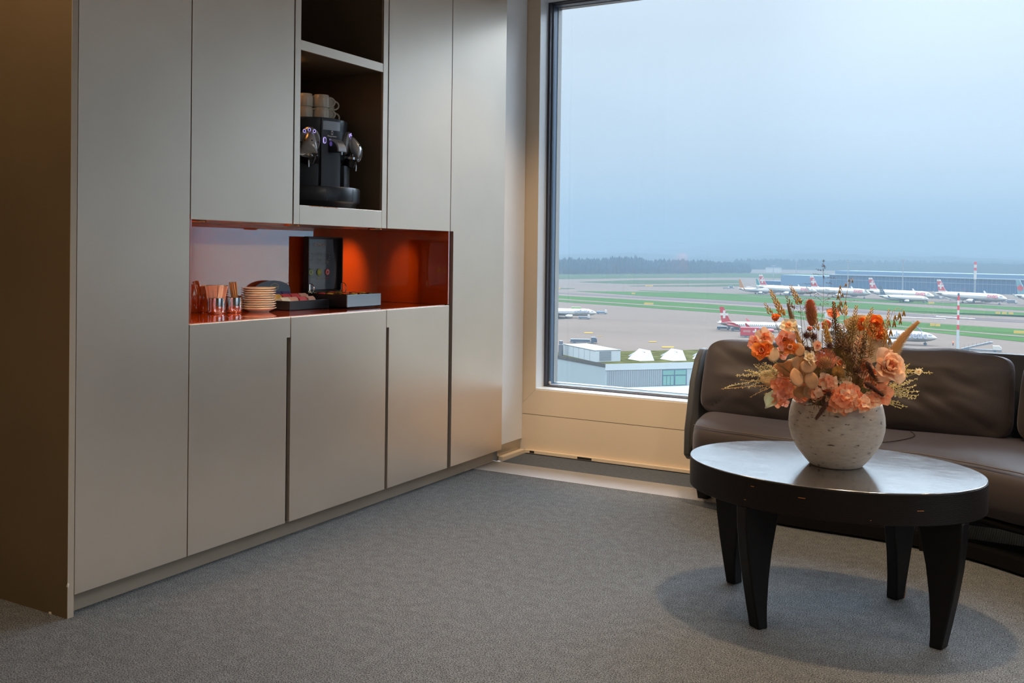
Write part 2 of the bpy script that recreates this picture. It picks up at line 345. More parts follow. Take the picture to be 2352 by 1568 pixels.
# round latch mark in the corner of the pane
bm=lathe(NB(),[(.008,0),(.008,.003),(.006,.0035)],(-2.683,WY+.128,.415),20,axis='y'); wpart('latch_mark',bm,'print_white',smooth=True)
w2=empty('added_window',(RX+.1,3,.4),kind='structure')  # added second window, out of view, to bring daylight onto the doors
bm=NB()
for q in (.8,2.2,3.6,WY-.16): box(bm,(RX+.08,q,.4),(RX+.14,q+.06,2.72))
box(bm,(RX+.08,.86,.4),(RX+.14,WY-.16,.46)); box(bm,(RX+.08,.86,2.66),(RX+.14,WY-.16,2.72))
o=obj('window_frame',bm,'spacer',parent=w2); o.matrix_parent_inverse=Matrix.Translation(w2.location).inverted()
o=obj('glass_pane',B((RX+.10,.86,.46),(RX+.102,WY-.16,2.66)),'pane_glass',parent=w2); o.matrix_parent_inverse=Matrix.Translation(w2.location).inverted()
st('trim_9',B((-2.80,WY+.24,.20),(RX,WY+.62,.26)),'outer_white')   # outside ledge

# ------------------------------------------------------------------ cabinets
TOE=-2.815; DB=.07; CT=.922; UB=1.307; G=.0025
def door_poly(name,pts,parent,m='taupe_lacquer',th=.020):
    bm=NB(); prism(bm,[(FX-th,y,z) for y,z in pts],(th,0,0)); return obj(name,bm,m,parent=parent,bev=.0012)
def cabinet(name,label,y0,y1,z0,z1,doorpts,back=LX+.01,bodymat='dark_interior'):
    r=empty(name,(-3.1,(y0+y1)/2,z0),label=label,cat='cabinet')
    inv=Matrix.Translation(r.location).inverted()
    b_=obj('body',B((back,y0,z0),(FX-.0205,y1,z1)),bodymat,parent=r); b_.matrix_parent_inverse=inv
    d=door_poly('door',doorpts,r); d.matrix_parent_inverse=inv
    return r
Y=[2.045,2.516,3.055,3.712,4.256,4.822]
# end panel
r=empty('end_panel',(-3.1,2.03,0),label='tall dark brown end panel closing the left end of the grey cabinet wall',cat='panel')
inv=Matrix.Translation(r.location).inverted()
o=obj('panel',B((LX,2.022,0),(FX-.001,2.0445,CEIL)),'panel_brown',parent=r); o.matrix_parent_inverse=inv
o=obj('edge_band',B((FX-.001,2.0215,0),(FX+.001,2.0445,CEIL)),'taupe_edge',parent=r,bev=.0006); o.matrix_parent_inverse=inv
bm=NB(); prism(bm,[(FX-.004,2.0208,.105),(FX+.0015,2.0208,.118),(FX+.0015,2.0275,.112),(FX+.0015,2.0235,.098)],(.0006,-.0006,0)); o=obj('chipped_edge',bm,'chip_white',parent=r); o.matrix_parent_inverse=inv
o=obj('chipped_edge',B((-2.862,2.0205,.0),(-2.850,2.022,.006)),'chip_white',parent=r); o.matrix_parent_inverse=inv
cabinet('tall_cabinet','tall narrow floor to ceiling grey cabinet beside the brown end panel',Y[0]+.001,Y[1]-.001,DB,CEIL,[(Y[0]+G,DB),(Y[1]-G,DB),(Y[1]-G,CEIL),(Y[0]+G,CEIL)])
cabinet('base_cabinet','grey base cabinet under the stack of saucers, left of the three',Y[1]+.001,Y[2]-.001,DB,.895,[(Y[1]+G,DB),(3.033,DB),(3.033,.837),(Y[2]-G,.837),(Y[2]-G,CT-.001),(Y[1]+G,CT-.001)])
cabinet('base_cabinet','wide grey base cabinet under the open black capsule box, middle of three',Y[2]+.001,Y[3]-.001,DB,.895,[(Y[2]+G,DB),(Y[3]-.0005,DB),(Y[3]-.0005,CT-.001),(Y[2]+G,CT-.001)])
cabinet('base_cabinet','grey base cabinet with slot on its left, right of the three',Y[3]+.001,Y[4]-.001,DB,.895,[(3.733,DB),(Y[4]-G,DB),(Y[4]-G,CT-.001),(Y[3]+G,CT-.001),(Y[3]+G,.837),(3.733,.837)])
cabinet('wall_cabinet','grey wall cabinet above the red niche, left of the coffee machine',Y[1]+.001,3.058,UB+.022,CEIL,[(Y[1]+G,UB),(3.058,UB),(3.058,CEIL),(Y[1]+G,CEIL)])
cabinet('wall_cabinet','narrow grey wall cabinet above the red niche, right of the coffee machine',3.7085,Y[4]-.001,UB+.022,CEIL,[(3.7105,UB),(Y[4]-G,UB),(Y[4]-G,CEIL),(3.7105,CEIL)])
cabinet('tall_cabinet','tall grey cabinet beside the white wall and window with full height slot',Y[4]+.001,Y[5],DB,CEIL,[(4.286,DB),(Y[5]-.001,DB),(Y[5]-.001,CEIL),(Y[4]+G,CEIL),(Y[4]+G,UB),(4.286,UB)])
# open shelf unit
r=empty('open_shelf_unit',(-3.1,3.38,UB),label='open brown shelf compartment holding the coffee machine between grey doors',cat='shelf unit')
inv=Matrix.Translation(r.location).inverted()
def su(name,bm,m,**k):
    o=obj(name,bm,m,parent=r,**k); o.matrix_parent_inverse=inv; return o
NL,NR=3.10,3.667
su('side_frame',B((FX-.35,3.0655,UB),(FX,NL,CEIL)),'taupe_lacquer',bev=.001)
su('side_frame',B((FX-.35,NR,UB),(FX,3.703,CEIL)),'taupe_lacquer',bev=.001)
su('side_panel',B((LX+.02,NL,1.388),(FX-.01,NL+.004,CEIL)),'niche_brown'); su('side_panel',B((LX+.02,NR-.004,1.388),(FX-.01,NR,CEIL)),'niche_brown')
su('back_panel',B((LX+.01,3.0655,UB+.022),(LX+.03,3.703,CEIL)),'niche_brown')
su('shelf',B((LX+.03,NL+.004,2.038),(FX-.012,NR-.004,2.076)),'niche_brown')
su('shelf_edge',B((FX-.012,NL+.001,2.036),(FX-.001,NR-.001,2.077)),'taupe_lacquer',bev=.001)
su('bottom_board',B((LX+.03,NL+.004,UB+.022),(FX-.012,NR-.004,1.387)),'niche_brown')
su('bottom_edge',B((FX-.012,NL+.001,UB),(FX,NR-.001,1.388)),'taupe_lacquer',bev=.001)
bm=NB()
random.seed(3)
y=3.16
while y<3.34:
    w_=random.uniform(.004,.014); box(bm,(FX-.003,y,1.3862+random.uniform(-.0012,.0008)),(FX+.0004,y+w_+.0004,1.3885)); y+=w_
su('chipped_edge',bm,'wear_orange')
# plinth
tag(obj('plinth',B((TOE-.05,2.045,0),(TOE,4.805,DB+.004)),'plinth_metal'),'low recessed metal plinth running under the grey cabinets','plinth')
bm=NB()
for k in range(26): box(bm,(TOE,4.50+k*.0118,.001),(TOE+.0012,4.504+k*.0118,.006))
tag(obj('plinth_screen',bm,'chip_white'),'row of tiny pale dots along the plinth beside the floor grille','trim')
# red glass niche
RB=-3.23
r=empty('red_splashback',(-3.2,3.38,CT),label='glossy red glass lining of the niche above the counter',cat='splashback'); inv=Matrix.Translation(r.location).inverted()
o=obj('back_panel',B((RB-.01,Y[1]+.002,CT+.003),(RB,Y[4]-.002,UB+.02)),'red_glass',parent=r); o.matrix_parent_inverse=inv
o=obj('side_panel',B((RB,Y[4]-.012,CT+.003),(FX-.003,Y[4]-.001,UB+.02)),'red_glass',parent=r); o.matrix_parent_inverse=inv
o=obj('side_panel',B((RB,Y[1]+.001,CT+.003),(FX-.003,Y[1]+.010,UB+.02)),'red_glass',parent=r); o.matrix_parent_inverse=inv
r=empty('counter_top',(-3.0,3.38,CT-.02),label='thin glossy red glass counter top over the three base cabinets',cat='counter'); inv=Matrix.Translation(r.location).inverted()
o=obj('glass_top',B((RB,Y[1]+.002,CT-.022),(FX-.0215,Y[4]-.012,CT+.002)),'red_glass',parent=r); o.matrix_parent_inverse=inv
# light shelf under the wall cabinets with three small halogen downlights
tag(obj('light_shelf',B((RB+.001,Y[1]+.011,UB+.002),(FX-.022,Y[4]-.013,UB+.0205)),'niche_brown'),'brown board under the wall cabinets that carries the small lamps','shelf')
for i,(yy,lab) in enumerate(((2.60,'small round copper niche lamp above the metal cups'),(3.12,'small round copper niche lamp below the left shelf frame'),(3.695,'small round copper niche lamp nearest the right cabinet'))):
    r=empty('niche_lamp',(-2.83,yy,UB-.004),label=lab,cat='lamp',group='lamps under the wall cabinets')
    obj('lamp_ring',lathe(NB(),[(.022,.006),(.034,0.006),(.036,.001),(.034,-.003),(.024,-.002),(.022,.002),(.022,.006)],n_=28),'lamp_copper',parent=r,smooth=True)
    obj('lamp_lens',lathe(NB(),[(.0001,.001),(.022,.001),(.022,.003)],n_=24),'lamp_glow',parent=r)
light('sill_fill_beam','SPOT',(-1.7,3.2,CEIL-.03),260,(1,.78,.55),rot=(math.radians(37),0,math.radians(8)),spot_size=math.radians(34),spot_blend=.7,shadow_soft_size=.05)  # added spot, out of view, brightening the wall under the window
light('niche_lamp_beam','SPOT',(-2.92,3.99,UB-.02),9.0,(1,.62,.32),rot=(0,math.radians(58),0),spot_size=math.radians(58),spot_blend=1,shadow_soft_size=.02)
light('niche_lamp_beam','SPOT',(-2.86,3.12,UB-.015),7,(1,.62,.32),spot_size=math.radians(110),spot_blend=.7,shadow_soft_size=.02)
light('niche_lamp_beam','SPOT',(-2.83,2.60,UB-.015),9,(1,.62,.32),spot_size=math.radians(110),spot_blend=.7,shadow_soft_size=.02)
light('shelf_glow_fill','SPOT',(-3.0,3.2,1.97),6,(1,.55,.18),rot=(PI,0,0),spot_size=math.radians(120),spot_blend=.9,shadow_soft_size=.03)  # added upward spot standing in for a reflected warm glow; no lamp here
#@@PART2
# ------------------------------------------------------------------ things on the counter
ZT=CT+.0022
def cup(name,x,y,label):
    r=empty(name,(x,y,ZT),label=label,cat='cup',group='metal cups on the red counter')
    obj('bowl',lathe(NB(),[(.0001,0),(.030,0),(.0345,.004),(.0365,.010),(.037,.035),(.0365,.062),(.036,.066),(.0350,.066),(.035,.012),(.0001,.008)],n_=40),'chrome',parent=r,smooth=True); return r
cup('metal_cup',-3.135,2.995,'shiny chrome cup filled with pink paper sugar sachets')
cup('metal_cup',-3.118,3.078,'shiny chrome cup holding wooden stirrers, beside the saucers')
random.seed(11)
for i in range(22):
    a=i*2.399; rr=.0235*math.sqrt((i+.5)/22); x,y=-3.135+rr*math.cos(a),2.995+rr*math.sin(a)
    bm=NB(); w_=.0068
    prism(bm,[(-w_,-.0016,0),(w_,-.0016,0),(w_*1.1,-.0005,.112),(-w_*1.1,-.0005,.112)],(0,.003,0))
    for zz in (.004,.106): box(bm,(-w_*1.05,-.0020,zz),(w_*1.05,.0018,zz+.004))
    o=obj('sugar_sachet',bm,'sachet_paper',loc=(x,y,ZT+.0095),rot=(math.sin(a)*-.20*rr/.0235,math.cos(a)*.20*rr/.0235,random.uniform(.3,1.9)))
    tag(o,'slim pale pink sugar sachet standing in the left metal cup','sachet','sugar sachets in the left metal cup')
for i in range(12):
    a=random.uniform(0,2*PI); rr=random.uniform(.004,.022); x,y=-3.118+rr*math.cos(a)*.6-.006,3.085+rr*math.sin(a)*.5+.012
    o=obj('wooden_stirrer',box(NB(),(-.0030,-.0008,0),(.0030,.0008,.126)),'stick_wood',loc=(x,y,ZT+.0095),rot=(random.uniform(.16,.30),random.uniform(-.06,.06),random.uniform(.1,.5)),bev=.0004)
    tag(o,'thin wooden stirrer leaning in the right metal cup','stirrer','wooden stirrers in the right metal cup')
# saucers
prof=[(.0001,.003),(.038,.003),(.040,0),(.043,0),(.045,.0035),(.060,.010),(.0735,.0165),(.0755,.0185),(.0745,.0198),(.060,.0135),(.044,.0075),(.0001,.0065)]
first=None
for k in range(10):
    z=ZT+k*.0098
    if first is None:
        first=obj('saucer',lathe(NB(),prof,n_=48),'white_china',smooth=True); o=first
    else: o=first.copy(); COL.objects.link(o)
    o.location=(-3.085+random.uniform(-.0015,.0015),3.195+random.uniform(-.0015,.0015),z); o.scale=(1,1,1) if k else (1.03,1.03,1)
    nth=['bottom saucer of the cream stack, resting on the red counter','second saucer from the bottom of the cream stack','third saucer from the bottom of the cream stack','fourth saucer from the bottom of the cream stack','fifth saucer from the bottom of the cream stack','fifth saucer from the top of the cream stack','fourth saucer from the top of the cream stack','third saucer from the top of the cream stack','second saucer from the top of the cream stack','top saucer of the cream stack on the red counter'][k]
    tag(o,nth,'saucer','saucers stacked on the counter')
# tea tray with arched card
r=empty('tea_display',(-3.1,3.46,ZT),label='low black tea tray with arched blue-grey card behind the saucers',cat='display'); inv=Matrix.Translation(r.location).inverted()
def tp(name,bm,m,**k):
    o=obj(name,bm,m,parent=r,**k); o.matrix_parent_inverse=inv; return o
x0,x1,y0,y1,hh=-3.20,-3.03,3.333,3.605,.043
bm=B((x0,y0,ZT),(x1,y1,ZT+.004)); box(bm,(x0,y0,ZT),(x1,y0+.005,ZT+hh)); box(bm,(x0,y1-.005,ZT),(x1,y1,ZT+hh)); box(bm,(x0,y0+.005,ZT),(x0+.005,y1-.005,ZT+hh)); box(bm,(x1-.005,y0+.005,ZT),(x1,y1-.005,ZT+hh))
tp('tray',bm,'box_black',bev=.0008)
bm=B((x0+.01,y0+.006,ZT+.004),(x0+.06,y1-.006,ZT+.03)); box(bm,(x0+.065,y0+.006,ZT+.004),(x0+.115,y1-.006,ZT+.018)); tp('stepped_insert',bm,'box_black')
pts=[(-3.205,3.285,ZT+.0),(-3.205,3.285,1.0)]
for i in range(17):
    a=PI-PI*i/16; pts.append((-3.205,3.405+.12*math.cos(a),1.003+.052*math.sin(a)**.8))
pts+= [(-3.205,3.525,ZT)]
bm=NB(); prism(bm,pts,(.004,0,0)); tp('arched_card',bm,'card_blue')
hexp=[(-3.2005,3.418+.028*math.cos(t)*s,1.026+.017*math.sin(t)*s) for s in (1,) for t in [PI/6+PI/3*i for i in range(6)]]
bm=NB()
for i in range(6):
    a=Vector(hexp[i]); b_=Vector(hexp[(i+1)%6]); tube(bm,[a,b_],.0011,5)
tp('logo_outline',bm,'logo_cream')
text('logo_lettering','Sonnentor','logo_cream',.0105,r,Vector((-3.2003,3.418,1.026))-r.location,(PI/2,0,PI/2),bold=.0002)
text('logo_lettering','TEE  TEA  THE','print_grey',.005,r,Vector((-3.2003,3.41,1.001))-r.location,(PI/2,0,PI/2))
tm=['tea_yellow','tea_purple','tea_yellow','tea_red','tea_red','tea_cream']
labs=['yellow tea sachets','purple tea sachets','golden tea sachets','red tea sachets','pink-edged tea sachets','cream tea sachets']
random.seed(5)
rows=[(-3.172,.036,[(3.37,'tea_yellow','yellow'),(3.425,'tea_purple','purple'),(3.485,'tea_purple','dark purple')]),(-3.12,.024,[(3.37,'tea_yellow','golden'),(3.43,'tea_red','red'),(3.49,'tea_red','bright red'),(3.55,'tea_pink','peach')]),(-3.065,.012,[(3.365,'tea_cream','cream'),(3.42,'tea_pink','pink'),(3.48,'tea_red','crimson'),(3.54,'tea_pink','salmon')])]
for ri,(xx,zz,items) in enumerate(rows):
    for (yy,mm,cn) in items:
        for q in range(3):
            bm=B((-.0012,-.026,0),(.0012,.026,.040)); box(bm,(.0012,-.020,.010),(.0018,.020,.024),1)
            o=obj('tea_sachet',bm,[mm,'tea_cream'],loc=(xx-q*.006,yy,ZT+zz+.004+q*.003),rot=(0,-.50,random.uniform(-.06,.06)))
            where=['back','middle','front'][ri]
            tag(o,f'{cn} paper tea sachet in the {where} row of the black tea tray','tea sachet',f'{cn} tea sachets in the {where} row')
# capsule box
bx0,bx1,by0,by1,bh=-3.195,-2.925,3.612,3.872,.066
r=empty('capsule_box',(-3.06,3.742,ZT),label='open black coffee capsule box with upright printed lid on the counter',cat='box'); inv=Matrix.Translation(r.location).inverted()
t_=.006
bm=B((bx0,by0,ZT+.003),(bx1,by1,ZT+.009)); box(bm,(bx0,by0,ZT+.003),(bx1-t_,by0+t_,ZT+bh)); box(bm,(bx0,by1-t_,ZT+.003),(bx1-t_,by1,ZT+bh)); box(bm,(bx0,by0+t_,ZT+.003),(bx0+t_,by1-t_,ZT+bh))
tp('tray',bm,'box_black',bev=.0006)
tp('front_board',B((bx1-t_,by0,ZT+.003),(bx1,by1,ZT+bh)),'box_front',bev=.0008)
bm=NB()
for k in range(1,4): box(bm,(bx0+t_,by0+k*(by1-by0)/4-.001,ZT+.009),(bx1-t_,by0+k*(by1-by0)/4+.001,ZT+bh-.008))
tp('divider',bm,'box_black')
# lid: shallow tray standing at the back, opening toward the room
lx=bx0-.002; lz0,lz1=ZT+bh+.004,ZT+bh+.004+.272; ld=.030
bm=B((lx,by0,lz0),(lx+.004,by1,lz1)); box(bm,(lx+.004,by0,lz0),(lx+ld,by0+t_,lz1)); box(bm,(lx+.004,by1-t_,lz0),(lx+ld,by1,lz1)); box(bm,(lx+.004,by0+t_,lz0),(lx+ld,by1-t_,lz0+t_)); box(bm,(lx+.004,by0+t_,lz1-t_),(lx+ld,by1-t_,lz1))
lid=tp('lid',bm,'box_black',bev=.0008)
bm=NB(); nu,nv=16,20; V_=[[bm.verts.new((lx+.008+.008*max(0,(u/nu-.70))*3*(1+.3*math.sin(v/nv*5)),by0+t_+.002+(by1-by0-2*t_-.045+.010*math.sin(v/nv*4.5))*u/nu,lz0+.012+(lz1-lz0-.024)*v/nv)) for v in range(nv+1)] for u in range(nu+1)]
for u in range(nu):
    for v in range(nv): bm.faces.new((V_[u][v],V_[u+1][v],V_[u+1][v+1],V_[u][v+1]))
ln=obj('lid_lining',bm,'lid_lining',parent=lid,smooth='all')
def on_lid(name,bm,m): return obj(name,bm,m,parent=lid)
tl=text('brand_lettering','NESPRESSO','print_white',.0185,lid,(lx+.0105,by0+.105,lz1-.040),(PI/2,0,PI/2),sx=.95)
for rr in range(2):
    for cc in range(3):
        yy=by0+.040+cc*.062; zz=lz1-.098-rr*.077
        mm=[['print_grey','print_grey','print_grey'],['print_green','print_lime','print_red']][rr][cc]
        bm=NB(); xx=lx+.0115
        if rr==1: lathe(bm,[(.0001,0),(.0165,0),(.0165,.001),(.0001,.001)],(xx,yy,zz),24,axis='x')
        else:
            for k in range(9):
                a=2*PI*k/9; box(bm,(xx,yy+.014*math.cos(a)-.002,zz+.019*math.sin(a)-.002),(xx+.0006,yy+.014*math.cos(a)+.001,zz+.019*math.sin(a)+.002))
        for k in range(2): box(bm,(xx-.0008,yy-.016+k*.004,zz-.028-k*.007),(xx+.0002,yy+.014-k*.010,zz-.0262-k*.007))
        c_=on_lid('capsule_picture',bm,mm)
        if rr==1:
            obj2=lathe(NB(),[(.009,0),(.0115,0),(.0115,.0006),(.009,.0006),(.009,0)],(xx+.001,yy,zz),20,axis='x'); on_lid('capsule_ring',obj2,'print_white' if cc!=1 else 'print_green')
for yy in (by0+.010,by1-.010):
    bm=B((lx+ld-.002,yy-.010,lz0-.006),(lx+ld+.002,yy+.010,lz0+.008)); box(bm,(lx+ld-.002,yy-.004,lz0),(lx+ld+.0015,yy+.004,lz0+.040)); tp('hinge',bm,'chrome',bev=.0005)
    s_=-1 if yy<by0+.1 else 1
    pts=[(lx+ld+.004+.026*math.sin(a),yy+.002*s_,lz0-.002+.026*(1-math.cos(a))-.006) for a in [PI*1.0*i/12 for i in range(13)]]
    tp('lid_stay',tube(NB(),pts,.0018,6),'chrome',smooth=True)
random.seed(2)
for ix in range(5):
    for iy in range(4):
        px_,py_=bx0+.036+ix*.048,by0+.036+iy*.0625
        c=['gold','gold','tea_red','gold','tea_yellow'][(ix*2+iy)%5]
        o=obj('coffee_capsule',lathe(NB(),[(.0001,0),(.014,0),(.0165,.004),(.0172,.022),(.0001,.024)],n_=18),'gold' if c=='gold' else c,smooth=True,loc=(px_,py_,ZT+.0475))
        cn={'gold':'shiny gold','tea_red':'red','tea_yellow':'yellow'}[c]
        tag(o,f'{cn} coffee capsule lying in the open black capsule box','capsule',f'{cn} capsules in the box')
# ------------------------------------------------------------------ coffee machine
mc=Vector((-3.000,3.440,1.389))
r=empty('coffee_machine',mc,label='dark round twin-head capsule coffee machine in the open shelf compartment',cat='coffee machine')
def cm(name,bm,m,**k): return obj(name,bm,m,parent=r,**k)
cm('base',lathe(NB(),[(.0001,0),(.196,0),(.200,.004),(.205,.020),(.2165,.028),(.2185,.034),(.219,.088),(.215,.094),(.0001,.096)],n_=64),'charcoal_plastic',smooth=True)
bm=NB()
for a in (-.55,.12,.72,-1.2,1.3): 
    d=Vector((math.cos(a),math.sin(a),0)); p=d*.2192; q=Vector((-d.y,d.x,0))*.0012
    prism(bm,[tuple(p-q+Vector((0,0,.03))),tuple(p+q+Vector((0,0,.03))),tuple(p+q+Vector((0,0,.089))),tuple(p-q+Vector((0,0,.089)))],tuple(d*.0004))
cm('base_seam',bm,'black_gloss')
cm('drum',lathe(NB(),[(.145,.094),(.150,.10),(.153,.24),(.158,.36),(.160,.395),(.157,.402),(.150,.404),(.0001,.404)],n_=64),'charcoal_plastic',smooth=True)
def sector(r0,r1,a0,a1,z0,z1,k=14):
    bm=NB(); P=[]
    for i in range(k+1):
        a=a0+(a1-a0)*i/k; P.append((math.cos(a),math.sin(a)))
    pts=[(p[0]*r1,p[1]*r1,z0) for p in P]+[(p[0]*r0,p[1]*r0,z0) for p in P[::-1]]
    return prism(bm,pts,(0,0,z1-z0))
cm('front_panel',sector(.150,.1675,-.62,-.02,.094,.398),'charcoal_soft',bev=.001)
cm('display',sector(.1674,.1684,-.58,-.05,.347,.387),'display_grey')
text('brand_lettering','Nespresso','print_white',.011,r,(.1690*math.cos(-.32),.1690*math.sin(-.32),.3205),(PI/2,0,PI/2-.32),bold=.0002)
e_=cm('emblem',B((-.0003,-.0050,0),(.0006,.0050,.018)),'print_white',loc=(.1686*math.cos(-.32),.1686*math.sin(-.32),.327),rz=-.32)
obj('emblem_inlay',B((.0006,-.0028,.004),(.0009,.0028,.0145)),'charcoal_soft',parent=e_)
a=-.53
o=cm('control_strip',tube(NB(),[(.1665*math.cos(a),.1665*math.sin(a),.286),(.1665*math.cos(a),.1665*math.sin(a),.292),(.1665*math.cos(a),.1665*math.sin(a),.308),(.1665*math.cos(a),.1665*math.sin(a),.314)],[.0045,.0074,.0074,.0045],14),'led_ring',smooth=True)
cm('control_button',tube(NB(),[(.1693*math.cos(a),.1693*math.sin(a),.288),(.1693*math.cos(a),.1693*math.sin(a),.293),(.1693*math.cos(a),.1693*math.sin(a),.307),(.1693*math.cos(a),.1693*math.sin(a),.312)],[.0030,.0052,.0052,.0030],12),'black_gloss',smooth=True)
# hot water spout: quarter round hood
sp=NB(); pts=[(.0,0,0),(.0,0,.062)]
for i in range(13):
    t=PI/2*i/12; pts.append((.010+.080*math.sin(t),0,.062*math.cos(t)-.0))
prism(sp,[(x,-.024,z) for x,_,z in pts],(0,.048,0))
spm=[mm for mm in ('silver_plastic',)]
sp_o=cm('water_spout',sp,'charcoal_plastic',loc=(.160*math.cos(-.30),.160*math.sin(-.30),.248),rz=-.12,bev=.004); sp_o.scale=(.78,.9,.95)
arc=[(.012+.080*math.sin(PI/2*i/28),.0,.064*math.cos(PI/2*i/28)) for i in range(29)]
bm=NB(); ar=[(x,-.0255,z) for x,_,z in arc]+[(x*.86+.001,-.0255,z*.86) for x,_,z in arc[::-1]]
prism(bm,ar,(0,.051,0)); obj('spout_trim',bm,'silver_plastic',parent=sp_o,bev=.001)
obj('spout_light',ell(NB(),(.026,-.0250,.038),(.011,.011,.0012),(0,1,0),n_=20,m_=8),'violet_led',parent=sp_o,smooth=True)
obj('nozzle',lathe(NB(),[(.0001,-.014),(.005,-.014),(.006,0),(.0001,.001)],(.083,0,0),12),'chrome',parent=sp_o,smooth=True)
# brew heads
def head(ang,nm):
    hh=cm('brew_head',lathe(NB(),[(.0001,.0),(.044,.0),(.047,.006),(.047,.026),(.041,.033),(.0001,.036)],n_=40,axis='x'),'silver_plastic',smooth=True)
    hh.scale=(.95,1,1.25)
    hh.location=(.140*math.cos(ang),.140*math.sin(ang),.300); hh.rotation_euler=(0,.10,ang)
    # lever nose: tapered hood leaning out and down
    bm=NB(); secs=[]
    for i,(x,zc,w_,h_) in enumerate(((.028,.020,.020,.014),(.044,.004,.027,.022),(.064,-.016,.034,.027),(.084,-.032,.038,.024),(.090,-.044,.041,.016),(.086,-.050,.040,.010))):
        secs.append([bm.verts.new((x+h_*.5*math.cos(t),w_*math.sin(t)*1.0,zc+h_*math.cos(t))) for t in [2*PI*j/20 for j in range(20)]])
    for a_,b_ in zip(secs,secs[1:]):
        for j in range(20): bm.faces.new((a_[j],a_[(j+1)%20],b_[(j+1)%20],b_[j]))
    bm.faces.new(secs[0]); bm.faces.new(secs[-1])
    obj('lever_hood',bm,'silver_plastic',parent=hh,smooth='all')
    bm=lathe(NB(),[(.0001,-.086),(.022,-.084),(.031,-.066),(.036,-.046),(.030,-.030),(.0001,-.028)],(.048,0,0),24)
    obj('brew_group',bm,'black_gloss',parent=hh,smooth=True)
    obj('brew_ring',lathe(NB(),[(.037,-.056),(.041,-.054),(.041,-.046),(.036,-.044),(.037,-.056)],(.048,0,0),28),'chrome',parent=hh,smooth=True)
    obj('coffee_nozzle',tube(NB(),[(.070,0,-.060),(.076,0,-.078),(.077,0,-.094)],.0040,10),'chrome',parent=hh,smooth=True)
    bm=NB(); prism(bm,[(.066,.019*math.cos(2*PI*j/20),-.002+.0042*math.sin(2*PI*j/20)+.003*math.cos(2*PI*j/10)) for j in range(20)],(.0210,0,0)); obj('hand_slot',bm,'black_gloss',parent=hh)
    for q,(yy,zz) in enumerate(((-.022,.032),(0,.037),(.022,.032),(-.037,-.006),(.037,-.006))):
        if q<3:
            obj('button_ring',lathe(NB(),[(.0040,0),(.0064,0),(.0064,.002),(.0040,.002),(.0040,0)],(.0338-abs(yy)*.05,yy,zz),16,axis='x'),'led_ring',parent=hh)
        obj('button',lathe(NB(),[(.0001,0),(.0036,0),(.0034,.0016),(.0001,.0018)],(.0335-abs(yy)*.05,yy,zz),14,axis='x'),'black_gloss',parent=hh)
head(-.93,'a'); head(.50,'b')
for ang in (-.97,.42):
    a0,a1=ang-.33,ang+.33
    cm('drip_recess',sector(.10,.1545,a0,a1,.196,.222),'black_gloss',bev=.002)
    cm('cup_stand',sector(.10,.170,a0+.05,a1-.05,.095,.196),'charcoal_soft',bev=.003)
# cups stacked upside down on the machine
cprof=[(.0375,0),(.0385,.003),(.0385,.040),(.037,.048),(.0345,.053),(.034,.0575),(.031,.0575),(.030,.0545),(.0001,.0545)]
def mk_cup():
    r_=empty('coffee_cup')
    obj('bowl',lathe(NB(),[(.0345,.0002)]+cprof+[(.0001,.050),(.034,.046),(.0355,.002)][:0],n_=40),'cream_china',parent=r_,smooth=True)
    pts=[(.036+.026*math.sin(t)*1.0,0,.029+.0205*math.cos(t)) for t in [PI*i/12 for i in range(13)]]
    obj('handle',tube(NB(),pts,.0042,8),'cream_china',parent=r_,smooth=True)
    return r_
proto=mk_cup()
zt=mc.z+.4045
spots=[(-3.00,3.385),( -2.955,3.447),(-3.00,3.532)]
nm=['leftmost','middle','rightmost']
k=0
for i,(x,y) in enumerate(spots):
    for j in range(2):
        o=proto if k==0 else copy_tree(proto); k+=1
        o.location=(x,y,zt+j*.0577); o.rotation_euler=(0,0,math.radians(35 if j==0 else 48)+.1*i)
        tag(o,f"{'lower' if j==0 else 'upper'} upturned cream cup of the {nm[i]} stack on the coffee machine",'cup','cream cups stacked on the coffee machine')
# ------------------------------------------------------------------ oval table
tc_=Vector((-.660,3.385,0)); A_,B_=.479,.371
r=empty('coffee_table',tc_,label='low oval black wooden table with glossy top in front of the sofa',cat='table')
def oval(bm,a,b,z0,z1,n_=96):
    lo=[bm.verts.new((a*math.cos(2*PI*i/n_),b*math.sin(2*PI*i/n_),z0)) for i in range(n_)]
    hi=[bm.verts.new((v.co.x,v.co.y,z1)) for v in lo]
    for i in range(n_): bm.faces.new((lo[i],lo[(i+1)%n_],hi[(i+1)%n_],hi[i]))
    bm.faces.new(lo); bm.faces.new(hi); return bm
obj('rim',oval(NB(),A_,B_,.402,.4962),'wood_rim',parent=r,smooth=True,bev=.002)
obj('tabletop',oval(NB(),A_-.0010,B_-.0010,.4962,.5),'wood_top',parent=r,smooth=True,bev=.0015)
bm=NB()
for (a,dz,l_) in ((-1.62,.462,.022),(-1.18,.415,.003),(-2.0,.425,.006),(-.88,.448,.02),(-1.95,.472,.012)):
    p=Vector((A_*math.cos(a),B_*math.sin(a),dz)); d=Vector((-A_*math.sin(a),B_*math.cos(a),0)).normalized(); nn=Vector((d.y,-d.x,0))
    prism(bm,[p-nn*.002,p+d*l_-nn*.002,p+d*l_+nn*.0006,p+nn*.0006],(0,0,.0014))
obj('rim_scratch',bm,'wear_orange',parent=r)
feet=[(-.190,-.295),(.370,-.137),(-.385,.128),(.185,.275)]
